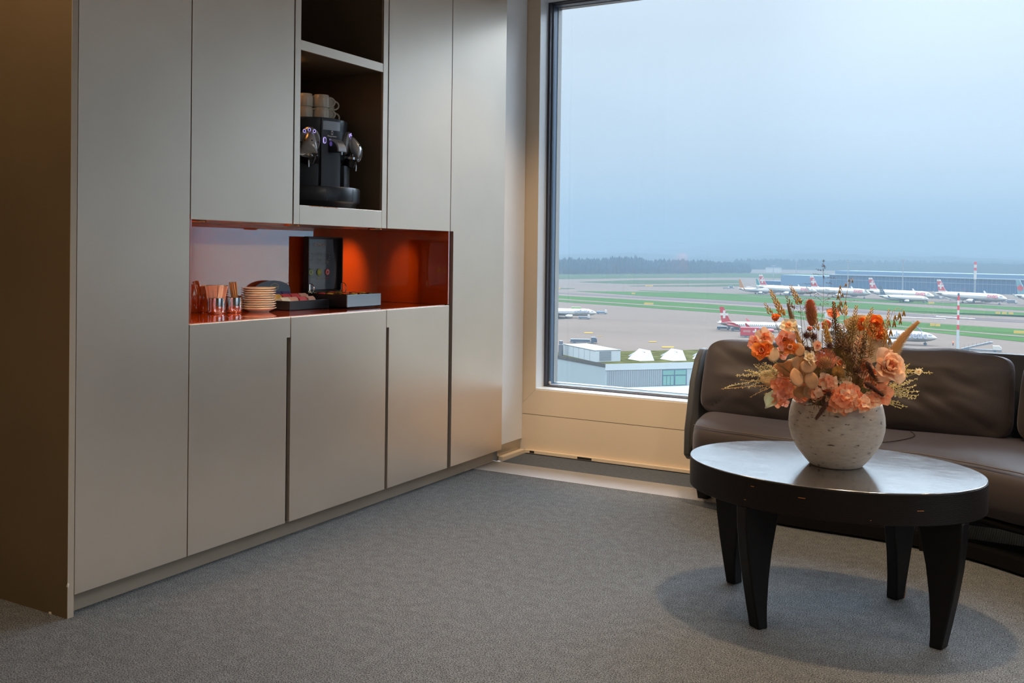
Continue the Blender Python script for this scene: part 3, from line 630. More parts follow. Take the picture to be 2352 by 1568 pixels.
for i,(fx,fy) in enumerate(feet):
    a=math.atan2(fy/B_,fx/A_); rad=math.hypot(fx,fy); d=Vector((fx/rad,fy/rad,0))
    # radial sabre profile: outer edge and inner edge (radius offset from foot centre, z)
    rim=1/math.sqrt((d.x/A_)**2+(d.y/B_)**2)
    outer=[(rim-.004,.402),(rim-.007,.33),(rim-.016,.25),(rim-.031,.16),(rim-.047,.08),(rim-.058,.03),(rim-.064,.0)]
    inner=[(rim-.150,.402),(rim-.136,.33),(rim-.118,.25),(rim-.106,.16),(rim-.101,.08),(rim-.101,.03),(rim-.103,.0)]
    s=Vector((-d.y,d.x,0))
    bm=NB(); hw=.0235
    L1=[bm.verts.new(d*q+s*hw+Vector((0,0,z))) for q,z in outer]; L2=[bm.verts.new(d*q+s*hw+Vector((0,0,z))) for q,z in inner]
    R1=[bm.verts.new(d*q-s*hw+Vector((0,0,z))) for q,z in outer]; R2=[bm.verts.new(d*q-s*hw+Vector((0,0,z))) for q,z in inner]
    for j in range(6):
        bm.faces.new((L1[j],L1[j+1],L2[j+1],L2[j])); bm.faces.new((R1[j],R2[j],R2[j+1],R1[j+1]))
        bm.faces.new((L1[j],R1[j],R1[j+1],L1[j+1])); bm.faces.new((L2[j],L2[j+1],R2[j+1],R2[j]))
    bm.faces.new((L1[0],L2[0],R2[0],R1[0])); bm.faces.new((L1[6],R1[6],R2[6],L2[6]))
    lg=obj('leg',bm,'black_wood',parent=r,smooth=True,bev=.005)
    if i in (2,3):
        q=rim-.055
        bm=NB(); p=d*(rim-.0636)+Vector((0,0,.004)); 
        prism(bm,[p-s*.021,p-s*.0240,p-s*.0240+d*.010+Vector((0,0,.045)),p-s*.022+d*.0085+Vector((0,0,.035))],tuple(d*.0012)); obj('worn_edge',bm,'wear_orange',parent=lg)
# ------------------------------------------------------------------ vase
VX,VY=-.645,3.385
r=empty('vase',(VX,VY,.5003),label='round grey stone vase with dark flecks standing on the oval table',cat='vase')
vp=[(.0001,0),(.078,0),(.086,.003),(.105,.026),(.128,.058),(.146,.094),(.1545,.130),(.156,.150),(.154,.178),(.149,.205),(.1445,.222),(.1425,.226),(.139,.226),(.138,.222),(.146,.178),(.147,.14),(.135,.09),(.10,.035),(.07,.012),(.0001,.010)]
obj('vase_body',lathe(NB(),[(r_,z_*.945) for r_,z_ in vp],n_=72),'vase_stone',parent=r,smooth='all')
# ------------------------------------------------------------------ sofa
def catmull(P,t):
    n_=len(P)-1; x=t*n_; i=min(int(x),n_-1); f=x-i
    g_=lambda k:Vector(P[max(0,min(n_,k))]); a,b,c,d=g_(i-1),g_(i),g_(i+1),g_(i+2)
    return .5*((2*b)+(c-a)*f+(2*a-5*b+4*c-d)*f*f+(3*b-a-3*c+d)*f**3)
front=[(-1.52,4.42,0),(-1.30,4.36,0),(-1.0,4.315,0),(-.62,4.30,0),(-.34,4.24,0),(-.10,4.10,0),(.18,3.86,0),(.45,3.52,0),(.70,3.10,0)]
back=[(-1.60,4.98,0),(-1.30,4.98,0),(-.95,4.98,0),(-.55,4.98,0),(-.15,4.97,0),(.25,4.90,0),(.65,4.72,0),(1.02,4.40,0),(1.35,3.95,0)]
mat('seam_thread',(.012,.009,.008),.8)
sofa=empty('sofa',(-.6,4.65,0),label='dark brown curved fabric sofa standing along the window',cat='sofa'); sinv=Matrix.Translation(sofa.location).inverted()
def sf(name,bm,m,**k):
    o=obj(name,bm,m,parent=sofa,**k); o.matrix_parent_inverse=sinv; return o
# seat base: lofted rounded section
def loft_seat(z0,z1,t0,t1,K,bulge=.03,inset=0,round_end=True):
    bm=NB(); rings=[]
    for i in range(K+1):
        t=t0+(t1-t0)*i/K; f=catmull(front,t); b=catmull(back,t); d=(b-f).normalized()
        s=1.0; tt=(t-t0)
        e=min(1,tt/.055)
        if round_end: s=math.sqrt(max(0,1-(1-e)**2))
        zc=(z0+z1)/2; hz=(z1-z0)/2
        f2=f+d*(inset+.16*(1-s)); b2=b-d*(.12*(1-s)); 
        if round_end and e<1:
            hz*= .55+.45*s
        ring=[]; Wd=(b2-f2).length; c=(f2+b2)/2; nn=28
        for j in range(nn):
            a=2*PI*j/nn; ca,sa=math.cos(a),math.sin(a); p_=5.0
            x=math.copysign(abs(ca)**(2/p_),ca); z=math.copysign(abs(sa)**(2/3.2),sa)
            pp=c-d*(x*Wd/2)
            puff=.012*math.sin(PI*min(1,max(0,(1-x)/2))) if z>0 else 0
            zz=zc+z*hz+puff*s
            wr=noise.noise(Vector((pp.x*7,pp.y*7,zz*9)))*.005+noise.noise(Vector((pp.x*3.1+pp.y*9,pp.y*2,3)))*.004
            ring.append(bm.verts.new((pp.x,pp.y,zz+wr)))
        rings.append(ring)
    for a_,b_ in zip(rings,rings[1:]):
        m_=len(a_)
        for j in range(m_): bm.faces.new((a_[j],a_[(j+1)%m_],b_[(j+1)%m_],b_[j]))
    bm.faces.new(rings[0]); bm.faces.new(rings[-1]); return bm
sf('seat',loft_seat(.165,.408,0.0,1,90),'sofa_fabric',smooth='all')
# seam piping along the front upper edge of the seat and one across it
pts=[]
for i in range(70):
    t=.012+.985*i/69; f=catmull(front,t); b=catmull(back,t); d=(b-f).normalized(); e=min(1,t/.055); s=math.sqrt(max(0,1-(1-e)**2))
    pts.append(f+d*(.028+.16*(1-s))+Vector((0,0,.390-.02*(1-s)+noise.noise(Vector((f.x*7,f.y*7,3)))*.004)))
sf('piping',tube(NB(),pts,.0022,5),'piping',smooth=True)
pts=[]
for i in range(22):
    u=i/21; uu=.05+.50*u; f=catmull(front,.345+.035*u+.03*math.sin(u*PI)); b=catmull(back,.345+.035*u+.03*math.sin(u*PI)); p=f+(b-f)*uu
    zz=.408+.012*math.sin(PI*uu)-(.004 if i<2 else 0); zz+=noise.noise(Vector((p.x*7,p.y*7,zz*9)))*.005+noise.noise(Vector((p.x*3.1+p.y*9,p.y*2,3)))*.004
    pts.append((p.x,p.y,zz))
sf('piping',tube(NB(),pts,.0022,5),'seam_thread',smooth=True)
# plinth rail and feet
pts_o=[];K=60
bm=NB(); rr=[]
for i in range(K+1):
    t=.16+.84*i/K; f=catmull(front,t); b=catmull(back,t); d=(b-f).normalized(); a0=f+d*.02; a1=f+d*.065
    rr.append([bm.verts.new((a0.x,a0.y,.012)),bm.verts.new((a0.x,a0.y,.062)),bm.verts.new((a1.x,a1.y,.062)),bm.verts.new((a1.x,a1.y,.012))])
for a_,b_ in zip(rr,rr[1:]):
    for j in range(4): bm.faces.new((a_[j],a_[(j+1)%4],b_[(j+1)%4],b_[j]))
bm.faces.new(rr[0]); bm.faces.new(rr[-1]); sf('base_rail',bm,'black_wood')
bm=loft_seat(.135,.19,.03,.985,40,inset=.06,round_end=True); sf('seat_frame',bm,'black_wood',smooth='all')
for t,u in ((.44,.05),(.83,.06),(.98,.12),(.30,.85),(.62,.85),(.95,.85)):
    f=catmull(front,t); b=catmull(back,t); p=f+(b-f)*u
    bm=NB(); prism(bm,[(p.x-.03,p.y-.03,.15),(p.x+.03,p.y-.03,.15),(p.x+.022,p.y-.03,0),(p.x-.022,p.y-.03,0)],(0,.06,0)); sf('leg',bm,'black_wood',bev=.003)
bm=NB(); prism(bm,[(-1.555,4.60,.16),(-1.47,4.60,.16),(-1.485,4.62,0),(-1.535,4.62,0)],(0,.06,0)); sf('leg',bm,'black_wood',bev=.003)
# back shell: curved wall with a rounded left end
bm=NB(); rings=[]; K=90
for i in range(K+1):
    t=i/K; b=catmull(back,t); b2=catmull(back,min(1,t+.01)); b1=catmull(back,max(0,t-.01)); tg=(b2-b1).normalized(); nrm=Vector((-tg.y,tg.x,0))
    e=min(1,t/.05); top=.20+(.715-.20)*1; top=.60+.135*math.sqrt(max(0,1-(1-e)**2)) + .035*min(1,t/.45)
    if t>.5: top+=0
    th=.030; lean=.02
    p0=b-nrm*th; p1=b+nrm*th
    rings.append([bm.verts.new((p0.x,p0.y,.17)),bm.verts.new((p0.x,p0.y,top-.02)),bm.verts.new((p0.x+nrm.x*.012,p0.y+nrm.y*.012,top-.004)),bm.verts.new((b.x,b.y,top)),bm.verts.new((p1.x-nrm.x*.012,p1.y-nrm.y*.012,top-.004)),bm.verts.new((p1.x,p1.y,top-.02)),bm.verts.new((p1.x,p1.y,.17))])
for a_,b_ in zip(rings,rings[1:]):
    for j in range(7): bm.faces.new((a_[j],a_[(j+1)%7],b_[(j+1)%7],b_[j]))
bm.faces.new(rings[0]); bm.faces.new(rings[-1]); sf('back_shell',bm,'sofa_shell',smooth=True)
# left wing of the shell, wrapping forward around the first cushion
bm=NB(); P=[(4.98,.17),(4.98,.60),(4.965,.672),(4.93,.715),(4.87,.715),(4.80,.67),(4.73,.56),(4.69,.42),(4.66,.33),(4.655,.20),(4.70,.17)]
prism(bm,[(-1.625,y,z) for y,z in P],(.035,0,0)); sf('back_shell',bm,'sofa_shell',bev=.008,smooth=True)
def pillow(name,c,half,rotz,lean,label,seed,bow=0,dome=0,roll=0):
    bm=NB(); n_=26; hx,hy,hz=half; vs={}
    bmesh.ops.create_cube(bm,size=2); bmesh.ops.subdivide_edges(bm,edges=bm.edges[:],cuts=n_,use_grid_fill=True)
    for v in bm.verts:
        x,y,z=v.co; m_=max(abs(x),abs(y),abs(z))
        p_=7.0; k=(abs(x)**p_+abs(z)**p_)**(1/p_); k=max(k,1e-6); sc=max(abs(x),abs(z))/k if k>0 else 1
        x2,z2=x*sc,z*sc
        edge=max(abs(x2),abs(z2)); ex=abs(x)**3.2; ez=abs(z)**3.2
        th=(1-.62*ex)*(1-.60*ez); th=max(th,.30)
        yy=y*th
        f_=1-.06*(ez)*abs(x)+.0
        X,Y_,Z=x2*hx*(1-.05*y*y),yy*hy,z2*hz
        if dome: Z+= dome*(1-x2*x2)*(.5+.5*z2)
        nz_=noise.noise(Vector((X*4+seed,Y_*3,Z*8)))*.013+noise.noise(Vector((X*8+seed,3,Z*24+X*8)))*.008+abs(noise.noise(Vector((X*3-Z*6+seed*2,1.5,Z*11))))*-.020
        nz_*=(1-.85*ex)*(1-.85*ez)
        if y<0: Y_+=-nz_*1.2*min(1,th*1.1)
        X+=nz_*.5; Z+=noise.noise(Vector((X*6+seed,8,Z*4)))*.012
        Y_+=bow*x2*x2
        v.co=(X,Y_,Z)
    o=obj(name,bm,'sofa_fabric',smooth='all',loc=c,rot=(lean,roll,rotz)); tag(o,label,'cushion','back cushions of the sofa'); return o
pc_=pillow('back_cushion',(-1.248,4.770,.570),(.322,.112,.185),math.radians(-4),-.22,'leftmost brown back cushion with a knotted upper corner on the sofa',1.3,dome=.02,roll=math.radians(2))
pillow('back_cushion',(-.545,4.80,.590),(.385,.115,.192),math.radians(-1),-.20,'wide brown back cushion behind the right side of the flower bouquet',4.7,dome=.0)
pillow('back_cushion',(.215,4.62,.590),(.385,.115,.190),math.radians(-24),-.20,'brown back cushion at the right edge of the picture',8.1)
# ------------------------------------------------------------------ bouquet of dried and silk flowers
mat('petal_coral',(.93,.36,.17),.6,sheen=.3,var=(30,.12,3)); mat('petal_peach',(.95,.60,.36),.6,sheen=.3,var=(30,.12,3)); mat('petal_pink',(.92,.40,.25),.6,sheen=.3,var=(30,.12,3))
mat('petal_cream',(.94,.80,.55),.6,sheen=.3,var=(30,.10,3)); mat('petal_orange',(.88,.26,.04),.6,sheen=.2,var=(40,.15,3)); mat('petal_white',(.80,.78,.58),.6)
mat('leaf_tan',(.62,.33,.15),.6,var=(40,.15,3)); mat('leaf_tan_pale',(.70,.48,.27),.6,var=(40,.12,3)); mat('fan_beige',(.86,.70,.50),.7,var=(60,.08,3))
mat('straw',(.60,.36,.10),.7,var=(80,.2,2)); mat('straw_dark',(.30,.16,.045),.7,var=(80,.2,2)); mat('oat',(.52,.33,.11),.65); mat('bunny',(.80,.58,.32),.85); mat('bunny_grey',(.50,.36,.24),.85); mat('teasel_pink',(.78,.36,.22),.75)
mat('seed_dark',(.06,.018,.015),.7); mat('stem_green',(.20,.20,.04),.6); mat('stem_brown',(.19,.09,.025),.7); mat('needle_olive',(.24,.14,.03),.7); mat('berry_dark',(.07,.035,.02),.5)
mat('thistle_dark',(.10,.035,.022),.8); mat('spray_yellow',(.80,.66,.28),.6); mat('spray_cream',(.92,.82,.55),.6); mat('protea_red',(.62,.19,.10),.7); mat('leaf_green',(.20,.22,.03),.6)
D0=3.27
MOUTH=Vector((VX,VY,.715))
def P(px,py,dz=0): return at(px,py,D0-dz)     # dz metres in front of the vase axis
VIEW=Vector(Fv); RIGHT=Vector(Rv); UP=Vector(Uv)
rnd=random.Random(99)
def stem_pts(tip,k=8,bend=.25,foot=None):
    """from inside the vase up through its mouth to the tip"""
    d=tip-MOUTH; rad=Vector((d.x,d.y,0)); rr=min(.085,rad.length*.5); e=rad.normalized()*rr if rad.length>1e-4 else Vector((0,0,0))
    m=MOUTH+e+Vector((0,0,0)); base=Vector((VX,VY,.56))+e*.4
    c=m+(Vector((0,0,1))*.5+e.normalized()*.35 if e.length>0 else Vector((0,0,1)))*min(.14,d.length*.4)
    pts=[base]
    for i in range(k+1):
        t=i/k; pts.append(m*(1-t)**2+c*2*t*(1-t)+tip*t*t)
    return pts
def fl(name,label,cat,tip,stem_m='stem_brown',r=.0013,group=None,stem=True):
    t=empty(name,(VX,VY,.56),label=label,cat=cat,group=group); inv=Matrix.Translation(t.location).inverted(); t['_inv']=1
    if stem:
        o=obj('stem',tube(NB(),stem_pts(tip),lambda q:r*(1.1-.4*q),5),stem_m,parent=t,smooth='all'); o.matrix_parent_inverse=inv
    return t
def pt(t,name,bm,m,**k):
    o=obj(name,bm,m,parent=t,**k); o.matrix_parent_inverse=Matrix.Translation(t.location).inverted(); 
    return o
def petal(bm,base,out,nrm,L_,W_,curl=.3,cup=.25,ruf=0,tipw=.55,point=0,seed=0,mi=0,nu=5,nv=6):
    out=out.normalized(); s=out.cross(nrm).normalized(); nrm=s.cross(out).normalized(); V=[]
    for j in range(nv+1):
        v=j/nv; w=math.sin(PI*min(1,(.10+v*.83)))**.65*(1 if not point else (1-v**4*point)); w*= (tipw+(1-tipw)*math.sin(PI*.5*min(1,v*1.4)))
        row=[]
        for i in range(nu+1):
            u=-1+2*i/nu; z=curl*L_*v*v+cup*W_*u*u*.5*(1-v*.3)+ruf*L_*noise.noise(Vector((u*2.3+seed,v*2.8,seed*1.7)))*v
            row.append(bm.verts.new(base+out*(L_*v*(1-.06*u*u))+s*(u*W_*.5*w)+nrm*z))
        V.append(row)
    for a,b in zip(V,V[1:]):
        for i in range(nu): bm.faces.new((a[i],a[i+1],b[i+1],b[i])).material_index=mi
def perp(ax):
    a=ax.orthogonal().normalized(); return a,ax.cross(a).normalized()
def blossom(name,label,px,py,rpx,dz,m,layers=((5,1,.35),(5,.65,.8)),m2=None,axis=None,centre='straw',ruf=.22,cat='flower',stem='stem_green',seed=None):
    c=P(px,py,dz); R_=rpx*D0/FPX; ax=(axis if axis else (-VIEW*.8+Vector((rnd.uniform(-.5,.5),rnd.uniform(-.3,.3),rnd.uniform(-.1,.7))))).normalized()
    t=fl(name,label,cat,c-ax*R_*.15,stem); a,b=perp(ax); a0=rnd.random()*6
    for li,(k,s_,lift) in enumerate(layers):
        mm=m2 if (m2 and li==len(layers)-1) else m
        for q in range(k):
            an=a0+2*PI*(q+.5*li)/k+rnd.uniform(-.18,.18); d=(a*math.cos(an)+b*math.sin(an)); o_=(d*(1-lift*.5)+ax*lift*.6)
            bm=NB(); petal(bm,c+d*R_*.06+ax*R_*.03*li,o_,ax,R_*s_*rnd.uniform(.9,1.12),R_*s_*1.12,curl=rnd.uniform(-.30,.10)+lift*.35,cup=.45,ruf=ruf,seed=rnd.random()*9)
            pt(t,'petal',bm,mm,smooth='all')
    bm=NB()
    for q in range(9):
        an=rnd.random()*6.28; e=(a*math.cos(an)+b*math.sin(an))*R_*.12; tube(bm,[c,c+e*.6+ax*R_*.22,c+e+ax*R_*.34],R_*.022,4); ell(bm,c+e+ax*R_*.35,(R_*.04,)*3)
    pt(t,'stamens',bm,centre); return t
A3=((6,1,.25),(6,.78,.7),(5,.5,1.2)); A2=((5,1,.30),(4,.6,.9))
# --- left cluster
blossom('peach_bud','round orange peach bud at the upper left of the bouquet',1781,737,15,.06,'petal_orange',((5,1.05,1.6),(5,.9,2.0),(4,.7,2.3)),'petal_peach',axis=(UP*.9-VIEW*.3-RIGHT*.15),ruf=.05)
blossom('cream_blossom','cream blossom with open cup at the upper left beside the orange bud',1812,751,20,.08,'petal_cream',((5,1.05,.35),(5,.6,1.0)),'petal_peach')
blossom('coral_blossom','peach blossom with large petals at the far left of the bouquet',1752,776,25,.08,'petal_peach',A2,'petal_coral')
blossom('coral_blossom','coral pink blossom under the cream blossom on the left',1800,780,25,.10,'petal_pink',A2,'petal_coral')
blossom('coral_blossom','deep pink blossom at the left outer edge, behind the peach one',1733,790,21,.03,'petal_pink',A2,'petal_pink')
blossom('striped_blossom','orange and yellow blossom facing left, low on the left cluster',1752,808,24,.13,'petal_orange',((6,1,.3),(6,.75,.6),(5,.45,1.0)),'petal_coral')
blossom('striped_blossom','small orange blossom in the middle of the left cluster',1816,797,17,.12,'petal_orange',A2,'petal_peach')
blossom('pink_blossom','pale pink blossom tucked behind the striped orange blossom',1793,808,18,.04,'petal_pink',A2,'petal_cream')
blossom('cream_blossom','cream blossom half hidden between the pink ones on the left',1735,797,18,.0,'petal_cream',A2,'petal_peach')
blossom('peach_blossom','small pink peach blossom near the centre of the bouquet',1876,794,12,.12,'petal_peach',A2,'petal_pink')
blossom('cream_blossom','cream yellow blossom left of the centre above the round leaves',1856,822,19,.13,'petal_cream',A2,'petal_cream')
blossom('pink_blossom','pink and green bud-like blossom above the centre',1860,757,13,.08,'petal_pink',((5,1,1.3),(4,.7,1.8)),'leaf_green')
blossom('red_blossom','coral red blossom upright behind the centre of the bouquet',1892,745,20,.02,'petal_pink',((5,1,1.0),(5,.8,1.3)),'petal_coral')
blossom('red_blossom','small coral blossom near the dark berry spike',1913,722,16,.02,'petal_coral',A2,'petal_coral')
blossom('orange_leafy_flower','bright orange ruffled flower at the upper right behind the pale fan leaf',2001,747,27,-.03,'petal_orange',((7,1.1,.5),(6,.8,1.0)),'petal_orange',ruf=.4)
blossom('orange_leafy_flower','orange ruffled flower right of the upper right one',2018,770,20,-.02,'petal_orange',A2,'petal_orange',ruf=.4)
blossom('orange_leafy_flower','dull orange flower peeping above the pale fan leaf',1977,742,18,-.04,'petal_orange',A2,'petal_coral',ruf=.4)
blossom('peach_rose','big layered peach rose on the right side of the bouquet',2036,842,40,.12,'petal_peach',((6,1.05,.25),(6,.85,.7),(6,.65,1.0),(5,.42,1.6)),'petal_coral',ruf=.28,axis=(-VIEW*.9+UP*.35+RIGHT*.25))
blossom('peach_blossom','pale peach blossom behind the big rose on the right',2010,868,27,.08,'petal_coral',A2,'petal_peach')
blossom('peach_blossom','pale peach blossom between the rose and the centre',1985,845,24,.07,'petal_peach',A2,'petal_coral')
blossom('peach_blossom','coral blossom low at the right above the vase rim',2022,905,26,.14,'petal_coral',A2,'petal_peach')
blossom('peach_blossom','pale petals hanging over the right rim of the vase',2000,922,22,.16,'petal_peach',A2,'petal_peach')
# lower centre hydrangea heads: many small four-petalled florets
def hydrangea(label,px,py,rx,ry,n_,dz,ms,fr=11):
    c=P(px,py,dz); t=fl('hydrangea',label,'flower',P(px,py,dz-.04),'stem_green',.0016)
    for q in range(n_):
        an=q*2.399; rr=math.sqrt((q+.4)/n_); x,y=rx*rr*math.cos(an)*.82,ry*rr*math.sin(an)*.82
        cc=P(px+x,py+y,dz+.035*(1-rr*rr)); ax=(-VIEW+RIGHT*(x/rx)*.8-UP*(y/ry)*.7+Vector((rnd.uniform(-.3,.3),0,rnd.uniform(-.3,.3)))).normalized(); a,b=perp(ax); a0=rnd.random()*6
        bm=NB(); R_=fr*rnd.uniform(.8,1.15)*D0/FPX
        for k in range(4):
            d=a*math.cos(a0+k*PI/2)+b*math.sin(a0+k*PI/2); petal(bm,cc,d+ax*.28,ax,R_,R_*1.02,curl=rnd.uniform(-.3,.15),cup=.3,ruf=.25,seed=rnd.random()*9,nu=4,nv=5)
        ell(bm,cc+ax*R_*.12,(R_*.1,)*3)
        pt(t,'floret',bm,ms[q%len(ms)],smooth='all')
hydrangea('large coral hydrangea hanging over the front of the vase rim',1940,915,47,38,24,.15,['petal_coral','petal_coral','petal_peach'],14)
hydrangea('coral hydrangea drooping left of the vase rim',1797,897,26,42,16,.06,['petal_coral','petal_pink'],12)
hydrangea('small coral hydrangea above the left rim of the vase',1902,880,22,18,8,.13,['petal_coral','petal_peach'],12)
hydrangea('pale peach hydrangea right of the large one on the rim',1984,925,20,20,8,.16,['petal_peach','petal_coral'],13)
hydrangea('peach hydrangea deep in the right half of the bouquet',1968,800,36,30,12,-.02,['petal_peach','petal_cream'],13)
hydrangea('pale hydrangea behind the round leaves',1830,850,30,26,10,.02,['petal_peach','petal_cream'],13)
# single white calla-like petal
t=fl('white_calla','single greenish white pointed petal hanging at the lower left','flower',P(1775,900,.04)); bm=NB(); petal(bm,P(1776,896,.05),(-RIGHT*.45-UP*.9),-VIEW,.066,.054,curl=.12,cup=.9,point=1,nu=8,nv=9); pt(t,'petal',bm,'petal_white',smooth='all',solid=.0012)

# round seed-pod leaves
def round_leaf(label,px,py,rpx,dz,m='leaf_tan',tilt=0,stretch=1.15):
    R_=rpx*D0/FPX; c=P(px,py,dz); t=fl('round_leaf',label,'leaf',c+UP*-R_,'stem_brown',.001)
    ax=(-VIEW+RIGHT*rnd.uniform(-.4,.4)+UP*rnd.uniform(-.1,.5)).normalized(); u=(UP*math.cos(tilt)+RIGHT*math.sin(tilt)); u=(u-ax*u.dot(ax)).normalized(); s=ax.cross(u)
    bm=NB(); K=20; V=[]
    for q in range(5):
        f=q/4
        V.append([bm.verts.new(c+(u*math.cos(2*PI*j/K)*stretch*(1+(.22*max(0,math.cos(2*PI*j/K))**12)*f)+s*math.sin(2*PI*j/K))*R_*f*1.0-ax*(R_*.06*f*f)+ax*(R_*.06*abs(math.sin(2*PI*j/K)))*f) for j in range(K)]) if q else V.append([bm.verts.new(c)])
    for j in range(K): bm.faces.new((V[0][0],V[1][j],V[1][(j+1)%K]))
    for a,b in zip(V[1:],V[2:]):
        for j in range(K): bm.faces.new((a[j],b[j],b[(j+1)%K],a[(j+1)%K]))
    lf=pt(t,'leaf_blade',bm,m,smooth='all',solid=.0007)
for a in (('round tan leaf standing upright left of centre',1835,804,13,.13,'leaf_tan'),('tan leaf beside the striped orange blossom',1776,815,14,.13,'leaf_tan_pale',.5),('round tan leaf above the pair of round leaves',1835,834,16,.14,'leaf_tan',1.2),('round tan leaf right of the upper round leaf',1855,842,15,.15,'leaf_tan',1.4),('left one of the pair of round tan leaves above the vase',1830,868,17,.16,'leaf_tan',0),('right one of the pair of round tan leaves above the vase',1864,874,16,.16,'leaf_tan',-.1),('pale tan leaf at the lower left above the cream spray',1765,866,17,.05,'leaf_tan_pale',1.3),('tan leaf between the left cluster and the round leaves',1812,846,17,.08,'leaf_tan',.6),('pointed tan leaf beside the left cluster',1788,848,14,.05,'leaf_tan',.8),('tan leaf low behind the round pair',1850,856,14,.06,'leaf_tan_pale',.2),('pale round leaf above the hydrangea',1942,878,15,.08,'petal_cream',.4)): round_leaf(*a)
# pleated fan leaves
def fan(label,px,py,ang0,ang1,Lpx,dz,tilt=0,n_=14):
    c=P(px,py,dz); t=fl('fan_leaf',label,'leaf',c,'straw'); bm=NB(); prev=None; R_=Lpx*D0/FPX
    for i in range(n_*2+1):
        an=ang0+(ang1-ang0)*i/(n_*2); d=RIGHT*math.cos(an)+UP*math.sin(an); z=-VIEW*(.006 if i%2 else 0)+VIEW*(tilt*math.sin(an*2)*.02)
        rr=R_*(.92+.08*math.cos((i/(n_*2)-.5)*5)); row=[bm.verts.new(c+d*rr*f+z*f*(1+f)) for f in (.02,.35,.7,1.0)]
        if prev:
            for a,b,c2,d2 in zip(prev,prev[1:],row[1:],row): bm.faces.new((a,b,c2,d2))
        prev=row
    pt(t,'leaf_blade',bm,'fan_beige',solid=.0007)
fan('large pale beige pleated fan leaf at the upper right of centre',1962,800,math.radians(20),math.radians(112),82,-.05)
fan('pale beige pleated fan leaf spreading to the right above the rose',1985,838,math.radians(15),math.radians(78),72,-.01)
# protea ball with curved filaments
def protea(label,px,py,rpx,dz,m,n_=170):
    c=P(px,py,dz); R_=rpx*D0/FPX; t=fl('pincushion_flower',label,'flower',c-UP*R_*.5,'stem_brown',.0018)
    bm=ell(NB(),c,(R_*.62,R_*.62,R_*.6),n_=14,m_=10); pt(t,'flower_head',bm,'straw_dark',smooth='all'); bm=NB()
    for i in range(n_):
        z=1-1.75*(i+.5)/n_; a=i*2.399; s=math.sqrt(1-z*z); d=(RIGHT*s*math.cos(a)-VIEW*s*math.sin(a)+UP*z)
        tube(bm,[c+d*R_*.55,c+d*R_*.85+UP*R_*.12,c+d*R_*.98+UP*R_*.35],.0007,3,cap=False)
    o=pt(t,'filaments',bm,m); o['kind']='stuff'
protea('round reddish pincushion flower in the centre of the bouquet',1896,832,24,.14,'protea_red')
protea('small straw pincushion flower at the right of the centre',1925,858,14,.10,'straw')
# bottle-brush / teasel / bunny tails
def brush(name,label,p0,p1,rpx,dz,m,n_=420,taper=0,hair=.5,bodym=None,stemm='stem_brown',curve=0,hr=.0005):
    a=P(p0[0],p0[1],dz); b=P(p1[0],p1[1],dz); t=fl(name,label,'dried grass',a,stemm,.0016)
    R_=rpx*D0/FPX; ax=(b-a); L_=ax.length; ax.normalize(); sd=VIEW.cross(ax).normalized(); u,w=perp(ax)
    def cen(f): return a+(b-a)*f+sd*curve*math.sin(PI*f)*L_
    def rad(f):
        e=math.sin(PI*min(1,max(.0,.08+.92*f)))**.45 if not taper else (min(1,f*6+.35)*(1-f*taper))
        return R_*e
    bm=tube(NB(),[cen(i/10) for i in range(11)],lambda f:max(.0006,rad(f)*(.28 if taper else .5)),8); pt(t,'seed_head',bm,bodym or m,smooth='all'); bm=NB()
    for i in range(n_):
        f=(i+.5)/n_; an=i*2.399+rnd.uniform(-.2,.2); d=u*math.cos(an)+w*math.sin(an); q=cen(f); r0=rad(f)
        tip=q+d*r0*rnd.uniform(.85,1.2)+ax*r0*hair*rnd.uniform(.8,1.6); s2=d.cross(ax).normalized()*hr*2
        base=q+d*r0*.4
        v=[bm.verts.new(base+s2),bm.verts.new(base-s2),bm.verts.new(tip)]; bm.faces.new(v)
        v=[bm.verts.new(base+ax*hr*2),bm.verts.new(base-ax*hr*2),bm.verts.new(tip)]; bm.faces.new(v)
    o=pt(t,'bristles',bm,m); o['kind']='stuff'
brush('teasel','thick pinkish brown bristly seed head standing upright in the upper centre',(1866,748),(1860,688),15,.02,'teasel_pink',800,bodym='straw_dark',hair=.45,hr=.0006)
brush('bunny_tail_grass','large fluffy beige grass plume leaning to the far right',(2044,822),(2110,739),17,.03,'bunny',1300,taper=.74,hair=.45,hr=.0006,bodym='straw',curve=-.05)
brush('bunny_tail_grass','slender greyish fluffy plume left of the pink teasel',(1822,742),(1809,697),8,.06,'bunny_grey',380,taper=.7,hair=1.0,bodym='straw_dark')
brush('bunny_tail_grass','pale fluffy plume low between the cream blossom and dark sprigs',(1838,790),(1826,752),8,.05,'bunny',260,taper=.6,hair=1.0,bodym='straw')
brush('bunny_tail_grass','pale fluffy tuft just above the centre of the bouquet',(1902,778),(1896,735),8,.05,'bunny',260,taper=.6,hair=1.1,bodym='straw')
brush('dark_plume','dark brown fuzzy spike hanging in front of the vase at the left',(1902,922),(1874,962),8,.17,'thistle_dark',320,taper=.5,hair=.6,bodym='thistle_dark')
brush('dark_plume','dark brown fuzzy spike lying at the lower right of the centre',(1985,878),(2028,908),9,.17,'thistle_dark',340,taper=.5,hair=.6,bodym='thistle_dark')
brush('dark_plume','dark brown fuzzy spike above the lower right one',(1990,830),(2008,868),8,.15,'thistle_dark',260,taper=.5,hair=.6,bodym='thistle_dark')
